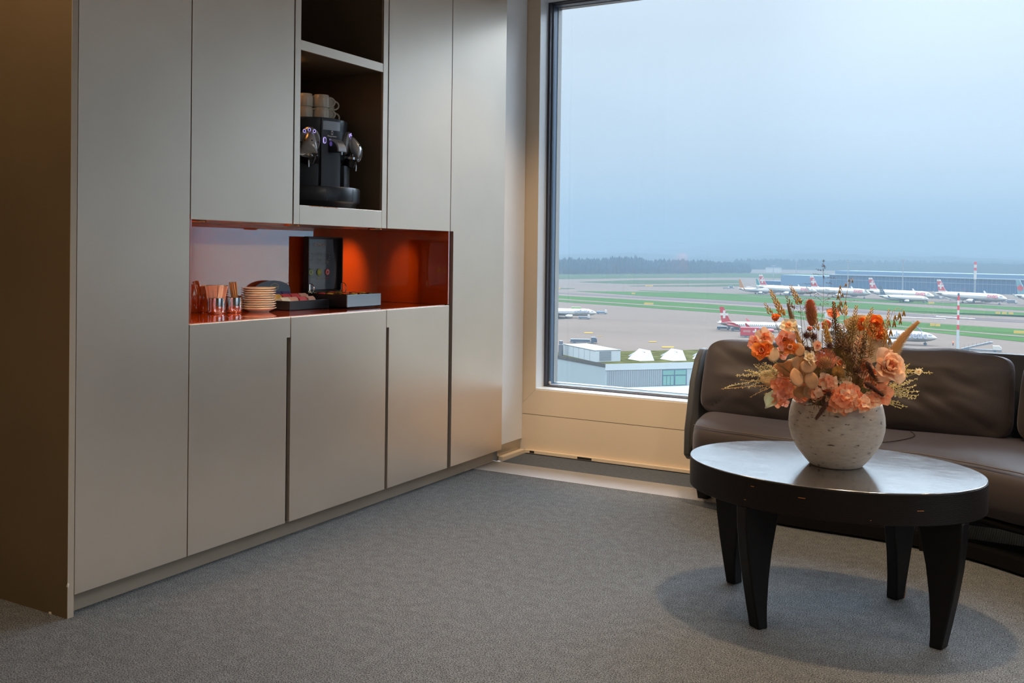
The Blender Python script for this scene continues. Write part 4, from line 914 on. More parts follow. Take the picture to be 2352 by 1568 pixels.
# wheat / reed spikes
def spike(label,p0,p1,n_,sz,dz,m='straw',name='wheat_spike',open_=.5,stemm='stem_brown'):
    a=P(*p0,dz); b=P(*p1,dz); t=fl(name,label,'dried grass',a,stemm,.0012); ax=(b-a); L_=ax.length; ax.normalize(); u,w=perp(ax)
    bm=tube(NB(),[a,b],.0007,4); s=sz*1.35*D0/FPX
    for i in range(n_):
        f=i/(n_-1); an=i*2.399; d=u*math.cos(an)+w*math.sin(an); k=1-.55*f; q=a+ax*L_*f+d*s*.35*k
        ell(bm,q+(ax+d*open_)*s*.5*k,(s*.20*k,s*.20*k,s*.60*k),ax+d*open_,n_=5,m_=4)
    pt(t,'seed_head',bm,m,smooth='all')
for a in (('golden reed spike leaning left above the orange bud',(1800,727),(1770,668),46,8,.02),('golden reed spike just right of it, tallest on the left',(1838,700),(1816,657),34,7,.0),('small thin reed spike at the far upper left',(1772,722),(1757,697),16,6,.02),('straw spike in front of the pale fan leaf',(1958,760),(1967,703),40,7,.04),('straw spike leaning right above the pale fan leaf',(1985,752),(2004,709),34,7,.04),('short straw spike above the pale fan leaf',(1939,725),(1942,702),18,7,-.03),('thin straw spike behind the teasel on its left',(1822,712),(1806,680),16,6,-.02,'straw_dark'),('straw spike right of the pink teasel',(1876,760),(1872,715),26,7,.03),('straw spike at the right beside the oats',(2030,790),(2042,712),46,6,.0),('olive straw spike in the middle of the bouquet',(1905,790),(1893,738),34,7,.08),('dull straw spike behind the thistles',(1935,800),(1926,745),30,7,.02,'straw_dark')): spike(*a)
def berries(label,p0,p1,n_,dz):
    a=P(*p0,dz); b=P(*p1,dz); t=fl('berry_spike',label,'dried grass',a,'stem_brown',.0014); ax=b-a; u,w=perp(ax.normalized())
    pt(t,'seed_head',tube(NB(),[a,b],.0035,6),'straw_dark',smooth='all'); bm=NB()
    for i in range(n_): f=i/n_; an=i*2.399; ell(bm,a+ax*f+(u*math.cos(an)+w*math.sin(an))*.0065*(1.2-.5*f),(.0022,)*3,n_=6,m_=5)
    pt(t,'berries',bm,'berry_dark',smooth='all')
berries('tall dark berry-studded spike in the upper centre',(1920,760),(1915,692),60,.05)
berries('dark berry-studded stem at the right of centre',(1982,812),(1988,757),44,.09)
# oats
def oats(label,stem,drops,dz):
    pts=[P(x,y,dz) for x,y in stem]; t=fl('oat_stalk',label,'dried grass',pts[0],'straw',.0011); pt(t,'stalk',tube(NB(),pts,.0007,4),'straw'); bm=NB()
    for (x,y,l_) in drops:
        q=P(x,y,dz+rnd.uniform(-.01,.01)); near=min(pts,key=lambda k:(k-q).length); tube(bm,[near,(near+q)/2+UP*.006,q],.0004,3,cap=False); s=l_*D0/FPX
        for k in (-1,1): ell(bm,q-UP*s*.5+RIGHT*k*s*.09,(s*.12,s*.12,s*.5),UP-RIGHT*k*.25,n_=6,m_=6)
    pt(t,'grains',bm,'oat',smooth='all')
oats('nodding oat stalk rising above the centre right',[(1925,760),(1928,700),(1932,665),(1943,652),(1952,650)],[(1928,664,14),(1925,676,14),(1935,672,12),(1932,690,16),(1929,702,18),(1942,690,12),(1943,650,9),(1930,655,12),(1925,698,14)],.0)
oats('drooping oat stalk at the upper right over the grey sofa back',[(2035,800),(2040,750),(2050,715),(2062,707),(2072,712)],[(2042,735,16),(2046,755,18),(2056,722,16),(2054,735,18),(2066,716,20),(2068,732,14),(2076,712,16),(2029,735,14),(2038,765,18),(2044,775,18),(2038,790,18)],-.01)
oats('thin curved oat awn above the oats at the top',[(1940,700),(1948,660),(1955,640),(1962,641)],[(1950,640,8),(1958,642,8)],.01)
# dark airy panicle
def panicle(label,base,top,branches,dz,m='seed_dark',seedn=9,sr=.0016,name='airy_grass'):
    a=P(*base,dz); b=P(*top,dz); t=fl(name,label,'dried grass',a,'straw_dark',.0009); bm=tube(NB(),[a,(a+b)/2+RIGHT*.003,b],.0005,3); sm=NB()
    for (f,tx,ty) in branches:
        q=a+(b-a)*f; e=P(tx,ty,dz+rnd.uniform(-.03,.03)); mid=(q+e)/2+UP*.006; pts=[q*(1-k)**2+mid*2*k*(1-k)+e*k*k for k in [i/8 for i in range(9)]]; tube(bm,pts,.0003,3,cap=False)
        for i in range(seedn):
            k=.35+.65*i/seedn; p=q*(1-k)**2+mid*2*k*(1-k)+e*k*k; d=(e-q).normalized()+Vector((rnd.uniform(-.6,.6),rnd.uniform(-.6,.6),rnd.uniform(-.6,.6))); ell(sm,p+Vector((rnd.uniform(-1,1),rnd.uniform(-1,1),rnd.uniform(-1,1)))*.003,(sr*.5,sr*.5,sr*1.25),d,n_=4,m_=3)
    pt(t,'branches',bm,'straw_dark'); pt(t,'seeds',sm,m)
panicle('tall airy grass with tiny dark seeds, highest tip of the bouquet',(1888,760),(1891,602),[(1,1892,600),(.97,1888,612),(.95,1896,618),(.85,1876,619),(.8,1866,630),(.8,1893,640),(.75,1921,639),(.7,1912,652),(.65,1842,652),(.6,1905,668),(.55,1835,674),(.5,1848,672),(.5,1862,668),(.45,1918,668),(.42,1870,680),(.4,1905,684),(.36,1975,690),(.33,1952,702),(.36,1815,690),(.45,1830,688),(.38,1925,676),(.3,1940,712),(.88,1891,622),(.92,1893,610)],.0,seedn=9)
panicle('airy brownish grass with dark seeds left of the teasel',(1850,760),(1835,690),[(1,1832,682),(.8,1815,705),(.7,1860,700),(.6,1812,700),(.5,1830,715),(.5,1868,712),(.4,1815,728),(.9,1845,690),(.6,1848,706)],.03,seedn=10)
panicle('airy brownish grass with reddish branches right of the teasel',(1880,765),(1890,700),[(1,1905,700),(.8,1915,708),(.7,1875,705),(.6,1860,722),(.5,1902,712),(.9,1882,698),(.4,1922,722)],.02,m='stem_brown',seedn=8)
# sprays of tiny flowers
def spray(label,base,tips,dz,m='spray_cream',m2='spray_yellow',n_=26,spread=9,name='flower_spray'):
    a=P(*base,dz); t=fl(name,label,'flower spray',a,'stem_green',.0011); bm=NB(); fm=NB()
    for (x,y) in tips:
        e=P(x,y,dz+rnd.uniform(-.02,.03)); mid=(a+e)/2+UP*rnd.uniform(-.004,.012); tube(bm,[a*(1-k)**2+mid*2*k*(1-k)+e*k*k for k in [i/6 for i in range(7)]],.0008,4,cap=False)
        for i in range(n_):
            k=.30+.70*i/n_; p=a*(1-k)**2+mid*2*k*(1-k)+e*k*k; o_=(RIGHT*rnd.uniform(-1,1)+UP*rnd.uniform(-1,1)+VIEW*rnd.uniform(-1,1))*spread*D0/FPX*.6*(1.1-k*.6); q=p+o_
            tube(bm,[p,q],.0004,3,cap=False); r_=rnd.uniform(.0010,.0020)
            ell(fm,q,(r_,r_,r_*1.3),o_+UP*.001,n_=5,m_=4)
    pt(t,'twigs',bm,m2); pt(t,'florets',fm,m)
spray('pale cream flower spray reaching to the far left of the bouquet',(1780,865),[(1664,890),(1690,862),(1710,850),(1732,838),(1750,842),(1705,862),(1728,858),(1718,890)],.07)
spray('thin golden grass spray at the lower left in front of the cushion',(1800,880),[(1656,893),(1722,912),(1745,895),(1700,872)],.05,m='leaf_tan_pale',m2='straw',n_=20,spread=5)
spray('cream speckled spray above the left leaves of the bouquet',(1790,860),[(1735,836),(1752,832),(1765,838),(1742,852),(1770,846)],.10)
spray('golden yellow flower spray fanning out on the right side',(2020,905),[(2110,908),(2105,885),(2108,868),(2085,862),(2070,870),(2112,898),(2060,885),(2090,895),(2075,905),(2104,915),(2095,872)],.10,m='spray_cream',n_=24)
spray('yellowish twig spray with pale blossoms at the far right',(2050,860),[(2143,856),(2120,846),(2090,836),(2070,833),(2108,850)],.08,m='spray_yellow',n_=18)
spray('low yellow green sprig pointing right beside the vase rim',(2018,918),[(2085,934),(2068,925),(2055,922),(2070,938)],.12,n_=12,m='spray_yellow')
spray('pale straw spray behind the round leaves',(1830,890),[(1755,905),(1775,888),(1765,880),(1800,868)],.03,m='straw',n_=16)
blossom('small_cream_blossom','tiny cream blossom at the far right on the yellow twig',2110,855,9,.08,'petal_cream',A2,'petal_cream')
# thistles
def thistle(label,px,py,rpx,dz,m='thistle_dark'):
    c=P(px,py,dz); R_=rpx*D0/FPX; t=fl('thistle',label,'dried flower',c-UP*R_,'stem_brown',.0012); bm=ell(NB(),c,(R_*.55,R_*.55,R_*.6),n_=10,m_=8); pt(t,'flower_head',bm,m,smooth='all'); bm=NB()
    for i in range(70):
        z=1-2*(i+.5)/70; a=i*2.399; s=math.sqrt(1-z*z); d=(RIGHT*s*math.cos(a)-VIEW*s*math.sin(a)+UP*z); tube(bm,[c+d*R_*.4,c+d*R_*rnd.uniform(1.0,1.5)],[.0014,.0002],3,cap=False)
    o=pt(t,'spikes',bm,m); o['kind']='stuff'
for a in (('dark purple thistle in the upper left centre',1853,770,10,.11),('dark thistle right of the first, under the bud',1869,773,9,.10),('small round dark thistle above the pincushion flower',1906,794,8,.14),('dark thistle at the left under the twigs',1856,803,8,.12),('dark thistle right of the centre',1950,803,8,.13),('brown thistle low among the right needles',1968,850,10,.13),('brown thistle above the coral hydrangea on the left',1905,905,8,.16)): thistle(*a)
# needle sprigs filling the heart of the bouquet
def sprig(label,base,tip,n_,nl,dz,m='needle_olive',w_=.0011,sub=3):
    a=P(*base,dz); b=P(*tip,dz+rnd.uniform(-.02,.02)); t=fl('needle_sprig',label,'foliage',a,'stem_brown',.0013,group='olive needle sprigs in the heart of the bouquet'); bm=tube(NB(),[a,(a+b)/2+RIGHT*rnd.uniform(-.006,.006),b],.0009,4); nm=NB()
    L0=nl*D0/FPX
    for i in range(n_):
        f=(i+.5)/n_; q=a+(b-a)*f; ax=(b-a).normalized(); u,w=perp(ax); an=i*2.399; d=(u*math.cos(an)+w*math.sin(an))*.9+ax*.6; e=q+d*L0*rnd.uniform(.6,1.1); s=d.cross(VIEW).normalized()*w_
        mid=(q+e)/2; v=[nm.verts.new(q),nm.verts.new(mid+s),nm.verts.new(e),nm.verts.new(mid-s)]; nm.faces.new(v)
        s=d.cross(s).normalized()*w_*.8; v=[nm.verts.new(q),nm.verts.new(mid+s),nm.verts.new(e),nm.verts.new(mid-s)]; nm.faces.new(v)
    pt(t,'twig',bm,'stem_brown'); o=pt(t,'needles',nm,m); o['kind']='stuff'
SL='olive brown needle sprig in the dense heart of the bouquet'
for i in range(84):
    x=rnd.gauss(1920,46); x=min(2015,max(1815,x)); y=rnd.uniform(725,880); ln=rnd.uniform(45,95); dx=(x-1920)*.35+rnd.uniform(-12,12)
    if y>850: ln*=.6
    sprig(SL,(x-dx*.5,min(905,y+ln)),(x+dx*.3,y),int(ln*.8),rnd.uniform(9,16),rnd.uniform(-.07,.12),['needle_olive','straw','straw_dark','needle_olive','stem_green'][i%5])
for i,(x0,y0,x1,y1) in enumerate(((1960,830,1935,770),(1965,840,1975,775),(1970,860,1990,790),(1955,800,1925,790),(1990,850,2015,880),(1905,900,1868,930),(1960,870,1950,800))):
    sprig(SL,(x0,y0),(x1,y1),26,18,.14,'thistle_dark' if i%2 else 'stem_brown',.0016)
for a in (('tan leaf lying across the left side of the vase rim',1838,899,14,.12,'leaf_tan',1.0),('small tan leaf just inside the left vase rim',1858,902,12,.13,'leaf_tan_pale',-.6),('tan leaf at the back left of the vase mouth',1822,888,13,.03,'leaf_tan',.7)): round_leaf(*a)
hydrangea('small brownish coral floret cluster filling the left of the vase mouth',1846,896,26,12,8,.08,['petal_coral','petal_peach'],11)
hydrangea('peach floret cluster under the round leaf pair',1876,902,20,12,7,.12,['petal_peach','petal_coral'],11)
blossom('cream_blossom','pale cream petals above the large coral hydrangea',1937,868,18,.10,'petal_cream',A2,'petal_cream')
blossom('peach_blossom','peach blossom between the pincushion flower and the needles',1925,835,17,.06,'petal_peach',A2,'petal_coral')
hydrangea('coral florets filling the left back of the vase mouth',1842,910,20,9,7,.03,['petal_coral','petal_pink'],11)
for i,(x0,y0,x1,y1) in enumerate(((1838,922,1830,895),(1848,924,1845,898),(1858,926,1860,900),(1868,928,1878,902),(1835,918,1818,900))): sprig(SL,(x0,y0),(x1,y1),22,12,.03,['stem_green','straw'][i%2],.0014)
# olive stems crossing above the rim
for i,(x,y) in enumerate(((1862,870),(1850,840),(1875,850),(1960,880),(1990,890),(1930,870),(1905,860),(1840,880),(1975,840),(1945,845))):
    t=fl('bare_stem','thin bare green stem rising out of the vase between the flowers','stem',P(x,y-20,.08),'stem_green',.0016,group='bare stems in the vase')
# ------------------------------------------------------------------ outside: the airfield seen through the window
GZ=-32.
mat('apron_concrete',(0.0632,0.0482,0.039),.85,var=(.012,.07,6,(1,3,1)))
mat('taxi_concrete',(0.071,0.0545,0.0443),.85,var=(.02,.06,4,(1,4,1)))
mat('tyre_grey',(0.0486,0.039,0.0358),.8,var=(.05,.15,4,(1,8,1)))
mat('grass_green',(0.0196,0.0386,0.0094),.9,var=(.03,.18,5,(1,4,1)))
mat('grass_far',(0.0212,0.0292,0.0123),.9,var=(.02,.15,5,(1,4,1)))
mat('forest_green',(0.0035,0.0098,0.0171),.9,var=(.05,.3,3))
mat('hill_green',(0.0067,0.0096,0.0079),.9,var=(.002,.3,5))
mat('plane_white',(0.1951,0.1816,0.1617),.35); mat('plane_grey',(0.0404,0.0449,0.0505),.4); mat('swiss_red',(0.1708,0.0057,0.0105),.4); mat('deep_red',(0.1512,0.0046,0.0074),.4)
mat('tail_orange',(0.1514,0.0556,0.005),.4); mat('tail_teal',(0.0034,0.064,0.0556),.4); mat('tail_dark',(0.0059,0.0157,0.0255),.4); mat('tail_iceblue',(0.0449,0.0926,0.101),.4)
mat('pure_white',(0.2094,0.195,0.1736),.4); mat('window_dark',(0.014,0.0168,0.0252),.3); mat('helvetic_grey',(0.0561,0.0589,0.0701),.5); mat('lime_green',(0.0491,0.101,0.007),.5)
mat('terminal_glass',(0.0069,0.0252,0.0571),.25,var=(.6,.35,2,(6,6,.2))); mat('terminal_band',(0.0763,0.0942,0.1077),.5); mat('terminal_roof',(0.0202,0.0494,0.0842),.6)
mat('mast_grey',(0.0842,0.0909,0.0943),.5); mat('pole_red',(0.205,0.008,0.0147),.5); mat('sign_yellow',(0.2195,0.1408,0.0105),.5); mat('mark_yellow',(0.1341,0.0882,0.0221),.7)
mat('panel_blue_white',(0.111,0.1331,0.1366),.45,var=(.35,.03,2)); mat('panel_light',(0.1587,0.1727,0.1725),.45); mat('sedum',(0.0294,0.0286,0.0116),.9,var=(.6,.4,5)); mat('roof_white',(0.0606,0.0628,0.0645),.4)
mat('window_green',(0.0568,0.113,0.1009),.25); mat('frame_blue',(0.0281,0.0477,0.0673),.4); mat('louvre',(0.0783,0.0913,0.0968),.5); mat('gravel',(0.0412,0.0412,0.0393),.9)
mat('veh_grey',(0.0491,0.0533,0.0589),.5); mat('veh_dark',(0.0197,0.0281,0.0393),.5); mat('veh_blue',(0.0336,0.064,0.0926),.5); mat('person_orange',(0.2665,0.0617,0.014),.6)
st('ground',B((-9000,30,GZ-1),(9000,13000,GZ)),'apron_concrete')
def strip(name,m,top,bot,dz,ext=(0,0)):
    bm=NB(); T=[onz(x,y,GZ+dz) for x,y in top]; Q=[onz(x,y,GZ+dz) for x,y in bot]
    if ext[0]:
        T.insert(0,T[0]+(T[0]-T[1]).normalized()*ext[0]); Q.insert(0,Q[0]+(Q[0]-Q[1]).normalized()*ext[0])
    if ext[1]:
        T.append(T[-1]+(T[-1]-T[-2]).normalized()*ext[1]); Q.append(Q[-1]+(Q[-1]-Q[-2]).normalized()*ext[1])
    n1,n2=len(T),len(Q); vt=[bm.verts.new(p) for p in T]; vq=[bm.verts.new(p) for p in Q]
    bm.faces.new(vt+vq[::-1]); bmesh.ops.triangulate(bm,faces=bm.faces[:])
    o=obj(name,bm,m); o['kind']='structure'; return o
strip('grass_verge','grass_green',[(1275,678),(1437,687),(1624,698),(1750,706),(2085,739),(2352,756)],[(1275,692),(1437,703),(1624,716),(1750,724),(2085,757),(2352,785)],.10,(150,300))
strip('taxi_path','taxi_concrete',[(1275,685),(1437,696),(1624,708),(1750,716),(2085,750),(2352,771)],[(1275,687.5),(1437,698),(1624,710),(1750,718),(2085,752),(2352,773.5)],.2,(150,300))
strip('runway','tyre_grey',[(1275,671),(1484,681.5),(1765,697),(2111,722),(2352,735)],[(1275,674),(1484,685.5),(1765,702),(2111,727.5),(2352,741)],.15,(150,300))
strip('runway','taxi_concrete',[(1275,674),(1484,685.5),(1765,702),(2111,727.5),(2352,741)],[(1275,677.5),(1437,686),(1750,705),(2085,737),(2352,755)],.05,(150,300))
strip('grass_verge','grass_green',[(1325,668),(1484,670),(1624,674),(1753,682),(2008,697),(2111,705),(2352,718)],[(1325,668.6),(1484,680),(1624,687),(1753,694.5),(2008,711),(2111,719),(2352,728)],.10,(0,300))
strip('grass_verge','grass_green',[(1467,666),(1800,679),(2111,691.5),(2352,706)],[(1467,667),(1800,683),(2111,698),(2352,713)],.10,(0,300))
strip('grass_verge','grass_far',[(1332,647),(1450,643),(1700,643)],[(1332,648),(1450,652),(1700,650)],.1)
strip('grass_verge','grass_far',[(1445,656),(1600,654),(1700,652)],[(1445,657),(1600,658),(1700,657)],.1)
strip('grass_verge','grass_far',[(1260,660.5),(1320,662)],[(1260,664.5),(1320,663)],.1)
strip('grass_verge','grass_far',[(1150,629),(1275,629),(1500,628),(1700,627),(2400,634)],[(1150,643),(1275,641),(1500,638),(1700,637),(2400,650)],.1)
for q in ((1342,762.5,1362,765),(1490,783,1508,785),(1520,795,1548,798),(1374,771,1382,772)):
    bm=NB(); bm.faces.new([bm.verts.new(onz(x,y,GZ+.12)) for x,y in ((q[0],q[1]),(q[2],q[1]+.3),(q[2],q[3]+.3),(q[0],q[3]))]); st('apron_marking',bm,'mark_yellow')
bm=NB(); bm.faces.new([bm.verts.new(onz(x,y,GZ+.3)) for x,y in ((2056,726.5),(2172,731.2),(2172,732.4),(2056,727.7))]); st('apron_marking',bm,'pure_white')
bm=NB(); bm.faces.new([bm.verts.new(onz(x,y,GZ+.3)) for x,y in ((2150,725.5),(2240,731.2),(2240,732.2),(2150,726.7))]); st('apron_marking',bm,'pure_white')
# hills
def ridge(name,pts,Yd,depth,m,seed):
    bm=NB(); rows=[]; xs=[p[0] for p in pts]
    N_=80
    for i in range(N_+1):
        px=xs[0]+(xs[-1]-xs[0])*i/N_; py=np.interp(px,xs,[p[1] for p in pts]); c=ony(px,py,Yd)
        c.z+=noise.noise(Vector((px*.02,seed,0)))*Yd*.0016+noise.noise(Vector((px*.11,seed,3)))*Yd*.0006
        row=[]
        for k,(dy,f) in enumerate(((-depth,0),(-depth*.5,.62),(0,1),(depth*.6,.5),(depth,0))):
            row.append(bm.verts.new((c.x*(1+dy/Yd),Yd+dy,GZ+(c.z-GZ)*f)))
        rows.append(row)
    for a,b in zip(rows,rows[1:]):
        for k in range(4): bm.faces.new((a[k],a[k+1],b[k+1],b[k]))
    return st(name,bm,m,smooth='all')
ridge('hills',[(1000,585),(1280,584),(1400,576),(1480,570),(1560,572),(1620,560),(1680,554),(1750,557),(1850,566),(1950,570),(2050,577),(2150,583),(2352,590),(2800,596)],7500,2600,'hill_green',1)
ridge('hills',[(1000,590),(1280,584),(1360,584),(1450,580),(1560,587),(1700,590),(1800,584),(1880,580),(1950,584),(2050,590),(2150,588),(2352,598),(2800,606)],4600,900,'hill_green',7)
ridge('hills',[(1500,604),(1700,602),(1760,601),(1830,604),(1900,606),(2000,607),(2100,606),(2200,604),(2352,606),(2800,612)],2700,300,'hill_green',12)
# forest
random.seed(21); bm=NB()
def tree(bm,x,y,h,r):
    k=5; z=GZ
    a0=random.random()*6
    rings=[]
    for zz,rr in ((.08,.75),(.45,1.0),(.75,.62)):
        rings.append([bm.verts.new((x+r*rr*math.cos(a0+2*PI*j/k),y+r*rr*math.sin(a0+2*PI*j/k),z+h*(zz+random.uniform(-.04,.04)))) for j in range(k)])
    t=bm.verts.new((x,y,z+h))
    for a,b in zip(rings,rings[1:]):
        for j in range(k): bm.faces.new((a[j],a[(j+1)%k],b[(j+1)%k],b[j]))
    for j in range(k): bm.faces.new((rings[-1][j],rings[-1][(j+1)%k],t))
for i in range(1500):
    px=random.uniform(1180,1720); py=630-random.random()*5-max(0,(px-1275)*.005)
    p=onz(px,py,GZ); h=random.uniform(19,25)*(1.0 if px<1560 else 1-.22*(px-1560)/160)+ (5 if 1400<px<1480 else 0)*random.random(); tree(bm,p.x,p.y,h*random.choice((.8,.9,1,1,1.12)),random.uniform(3,6))
for i in range(500):
    px=random.uniform(1690,2500); p=onz(px,random.uniform(616,619),GZ); tree(bm,p.x,p.y,random.uniform(14,28),random.uniform(7,14))
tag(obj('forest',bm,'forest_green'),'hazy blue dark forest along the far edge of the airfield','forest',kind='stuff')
# haze
m=bpy.data.materials.new('haze_air'); m.use_nodes=True; N=m.node_tree.nodes; N.clear(); o=N.new('ShaderNodeOutputMaterial'); v=N.new('ShaderNodeVolumeScatter')
v.inputs['Color'].default_value=(.116,.152,.177,1); v.inputs['Density'].default_value=.00052
va=N.new('ShaderNodeVolumeAbsorption'); va.inputs['Color'].default_value=(.116,.152,.177,1); va.inputs['Density'].default_value=.00052
ad=N.new('ShaderNodeAddShader'); L=m.node_tree.links; L.new(v.outputs[0],ad.inputs[0]); L.new(va.outputs[0],ad.inputs[1]); L.new(ad.outputs[0],o.inputs['Volume']); MATS['haze_air']=m
hz=B((-8800,60,GZ+.02),(8800,12500,170)); o=obj('haze',hz,'haze_air'); o['kind']='structure'
# aircraft
def airliner(nose,heading,L_,r_,tailh,label,body='plane_white',tail='swiss_red',emblem='cross',word=None,wcol='swiss_red',tip=None,widebody=False,wpos=.10,wsize=None,windows=True,stair=False,name='airliner',tailtop=None,finwhite=False):
    t=empty(name,(nose[0],nose[1],GZ),rz=heading,label=label,cat='airplane')
    zc=r_*(1.72 if widebody else 1.65)
    prof=[(.0001,0),(.22,-.010),(.45,-.03),(.72,-.065),(.93,-.11),(1,-.16),(1,-.66),(.90,-.76),(.62,-.87),(.30,-.96),(.10,-.995),(.0001,-1)]
    bm=NB(); rings=[]
    for q,(rr,x) in enumerate(prof):
        zo=(1-rr)*.30*r_ if x<-.5 else -(1-rr)*.22*r_
        if x<-.7: zo=(1-rr)*.62*r_
        rings.append([bm.verts.new((x*L_,rr*r_*math.sin(2*PI*j/20),zc+zo+rr*r_*math.cos(2*PI*j/20))) for j in range(20)])
    for a,b in zip(rings,rings[1:]):
        for j in range(20): bm.faces.new((a[j],a[(j+1)%20],b[(j+1)%20],b[j]))
    obj('fuselage',bm,body,parent=t,smooth='all')
    def wing(nm,x0,c0,x1,c1,y0,y1,z0,z1,th,mm):
        for s in (-1,1):
            bm=NB(); a=[bm.verts.new(p) for p in ((x0,s*y0,z0+th),(x0-c0,s*y0,z0),(x0,s*y0,z0-th))]; b=[bm.verts.new(p) for p in ((x1,s*y1,z1+th*.3),(x1-c1,s*y1,z1),(x1,s*y1,z1-th*.3))]
            for j in range(3): bm.faces.new((a[j],a[(j+1)%3],b[(j+1)%3],b[j]))
            bm.faces.new(a); bm.faces.new(b[::-1]); obj(nm,bm,mm,parent=t)
    span=.45*L_
    wing('wing',-.34*L_,.20*L_,-.60*L_,.045*L_,r_*.5,span*.98,zc-.55*r_,zc+.30*r_,.35,'plane_grey')
    wing('tailplane',-.865*L_,.085*L_,-.95*L_,.035*L_,r_*.2,span*.36,zc+.45*r_,zc+.75*r_,.18,'plane_white')
    # winglets
    for s in (-1,1):
        bm=NB(); prism(bm,[(-.60*L_,s*span*.98,zc+.30*r_),(-.645*L_,s*span*.98,zc+.30*r_),(-.665*L_,s*span*1.0,zc+.30*r_+.045*L_),(-.648*L_,s*span*1.0,zc+.30*r_+.045*L_)],(0,.12,0)); obj('winglet',bm,tail if not widebody else 'plane_white',parent=t)
    for s in (-1,1):
        bm=lathe(NB(),[(.40*r_,0),(.50*r_,-.02*L_),(.50*r_,-.06*L_),(.30*r_,-.095*L_),(.0001,-.10*L_)],(-.33*L_,s*span*.33,zc-.95*r_),14,axis='x'); e=obj('engine',bm,'plane_white' if tail!='deep_red' else 'deep_red',parent=t,smooth=True)
        obj('engine_intake',lathe(NB(),[(.0001,0),(.36*r_,0),(.40*r_,.02)],(-.33*L_+.05,s*span*.33,zc-.95*r_),14,axis='x'),'window_dark',parent=e)
    # fin
    zb=zc+.80*r_
    F=[(-.80*L_,zb-.1*r_),(-.845*L_,zb+.12*(tailh-zb)),(-.925*L_,tailh),(-.975*L_,tailh),(-.945*L_,zb-.1*r_)]
    bm=NB(); prism(bm,[(x,-.20,z) for x,z in F],(0,.40,0)); fin=obj('tail_fin',bm,tail,parent=t)
    if finwhite:
        hh=tailh-zb; bm=NB(); prism(bm,[(-.9145*L_,-.26,tailh-.13*hh),(-.925*L_,-.26,tailh+.1),(-.9755*L_,-.26,tailh+.1),(-.9725*L_,-.26,tailh-.13*hh)],(0,.52,0)); obj('fin_tip',bm,'pure_white',parent=fin)
        bm=NB(); prism(bm,[(-.80*L_,-.26,zb-.1*r_),(-.835*L_,-.26,zb+.10*hh),(-.951*L_,-.26,zb+.10*hh),(-.945*L_,-.26,zb-.1*r_)],(0,.52,0)); obj('fin_root',bm,'pure_white',parent=fin)
    hc=zb+(tailh-zb)*.50; xc=-.915*L_; s=(tailh-zb)*.26
    for sd in (-1,1):
        yb=.22*sd; bm=NB()
        if emblem=='cross':
            box(bm,(xc-s*.30,min(yb,yb+.06*sd),hc-s),(xc+s*.30,max(yb,yb+.06*sd),hc+s)); box(bm,(xc-s,min(yb,yb+.05*sd),hc-s*.30),(xc+s,max(yb,yb+.05*sd),hc+s*.30)); obj('emblem',bm,'pure_white',parent=fin)
        elif emblem=='leaf':
            lf=[(0,1),(.18,.62),(.42,.74),(.36,.28),(.62,.50),(.70,.32),(.98,.36),(.86,.10),(1,0),(.52,-.36),(.58,-.56),(.06,-.50),(.05,-.95)]
            pts=[(xc+s*x*1.1,yb,hc-s*.3+s*z*1.1) for x,z in lf]+[(xc-s*x*1.1,yb,hc-s*.3+s*z*1.1) for x,z in lf[:0:-1]]
            prism(bm,pts,(0,.06*sd,0)); obj('emblem',bm,'swiss_red',parent=fin)
        elif emblem=='star':
            for k in range(5):
                a=2*PI*k/5; c=(xc+s*.5*math.cos(a),hc+s*.5*math.sin(a)); prism(bm,[(c[0],yb,c[1]+s*.25),(c[0]+s*.2,yb,c[1]-s*.2),(c[0]-s*.2,yb,c[1]-s*.2)],(0,.05*sd,0))
            obj('emblem',bm,'pure_white',parent=fin)
        else: bm.free()
    if windows:
        bm=NB(); nn=int(L_*.85)
        for k in range(nn):
            x=-.13*L_-.66*L_*k/nn
            for sd in (-1,1): box(bm,(x,sd*r_*.985-.03,zc+.10*r_),(x-.28,sd*r_*.985+.03,zc+.10*r_+.42))
        obj('window_row',bm,'window_dark',parent=t)
    bm=NB(); 
    for sd in (-1,1): prism(bm,[(-.040*L_,sd*r_*.50,zc+.28*r_),(-.075*L_,sd*r_*.72,zc+.28*r_),(-.078*L_,sd*r_*.62,zc+.52*r_),(-.048*L_,sd*r_*.42,zc+.48*r_)],(0,.08*sd,0))
    obj('cockpit_glass',bm,'window_dark',parent=t)
    for (x,y) in ((-.10*L_,0),(-.52*L_,.22*span),(-.52*L_,-.22*span)):
        bm=B((x-.12,y-.1,.3),(x+.12,y+.1,zc-.8*r_)); lathe(bm,[(.0001,-.35),(.62,-.35),(.62,.35),(.0001,.35)],(x,y,.62),12,axis='y'); obj('landing_gear',bm,'veh_dark',parent=t)
    if word:
        sz=wsize or r_*.95
        text('lettering',word,wcol,sz,t,(-wpos*L_,-r_*1.0,zc+.26*r_),(PI/2-.30,0,0),align='RIGHT',ext=.05,bold=.03*sz)
    return t
def vdir(px):
    r=_ray(px,600); v=Vector((r[0],r[1],0)).normalized(); return v
def place_by_tail(px,py,tailh,L_,h):
    """tail tip pixel gives the distance; h = degrees the nose is turned toward the viewer"""
    tip=onz(px,py,GZ+tailh); v=vdir(px); rt=Vector((v.y,-v.x,0)); a=math.radians(h); d=rt*math.cos(a)-v*math.sin(a)
    nose=tip+d*(.95*L_); return (nose.x,nose.y),math.atan2(d.y,d.x)
def place_by_nose(px,dist,h):
    v=vdir(px); rt=Vector((v.y,-v.x,0)); a=math.radians(h); d=rt*math.cos(a)-v*math.sin(a)
    p=Vector(Cv)+v*dist; return (p.x,p.y),math.atan2(d.y,d.x)
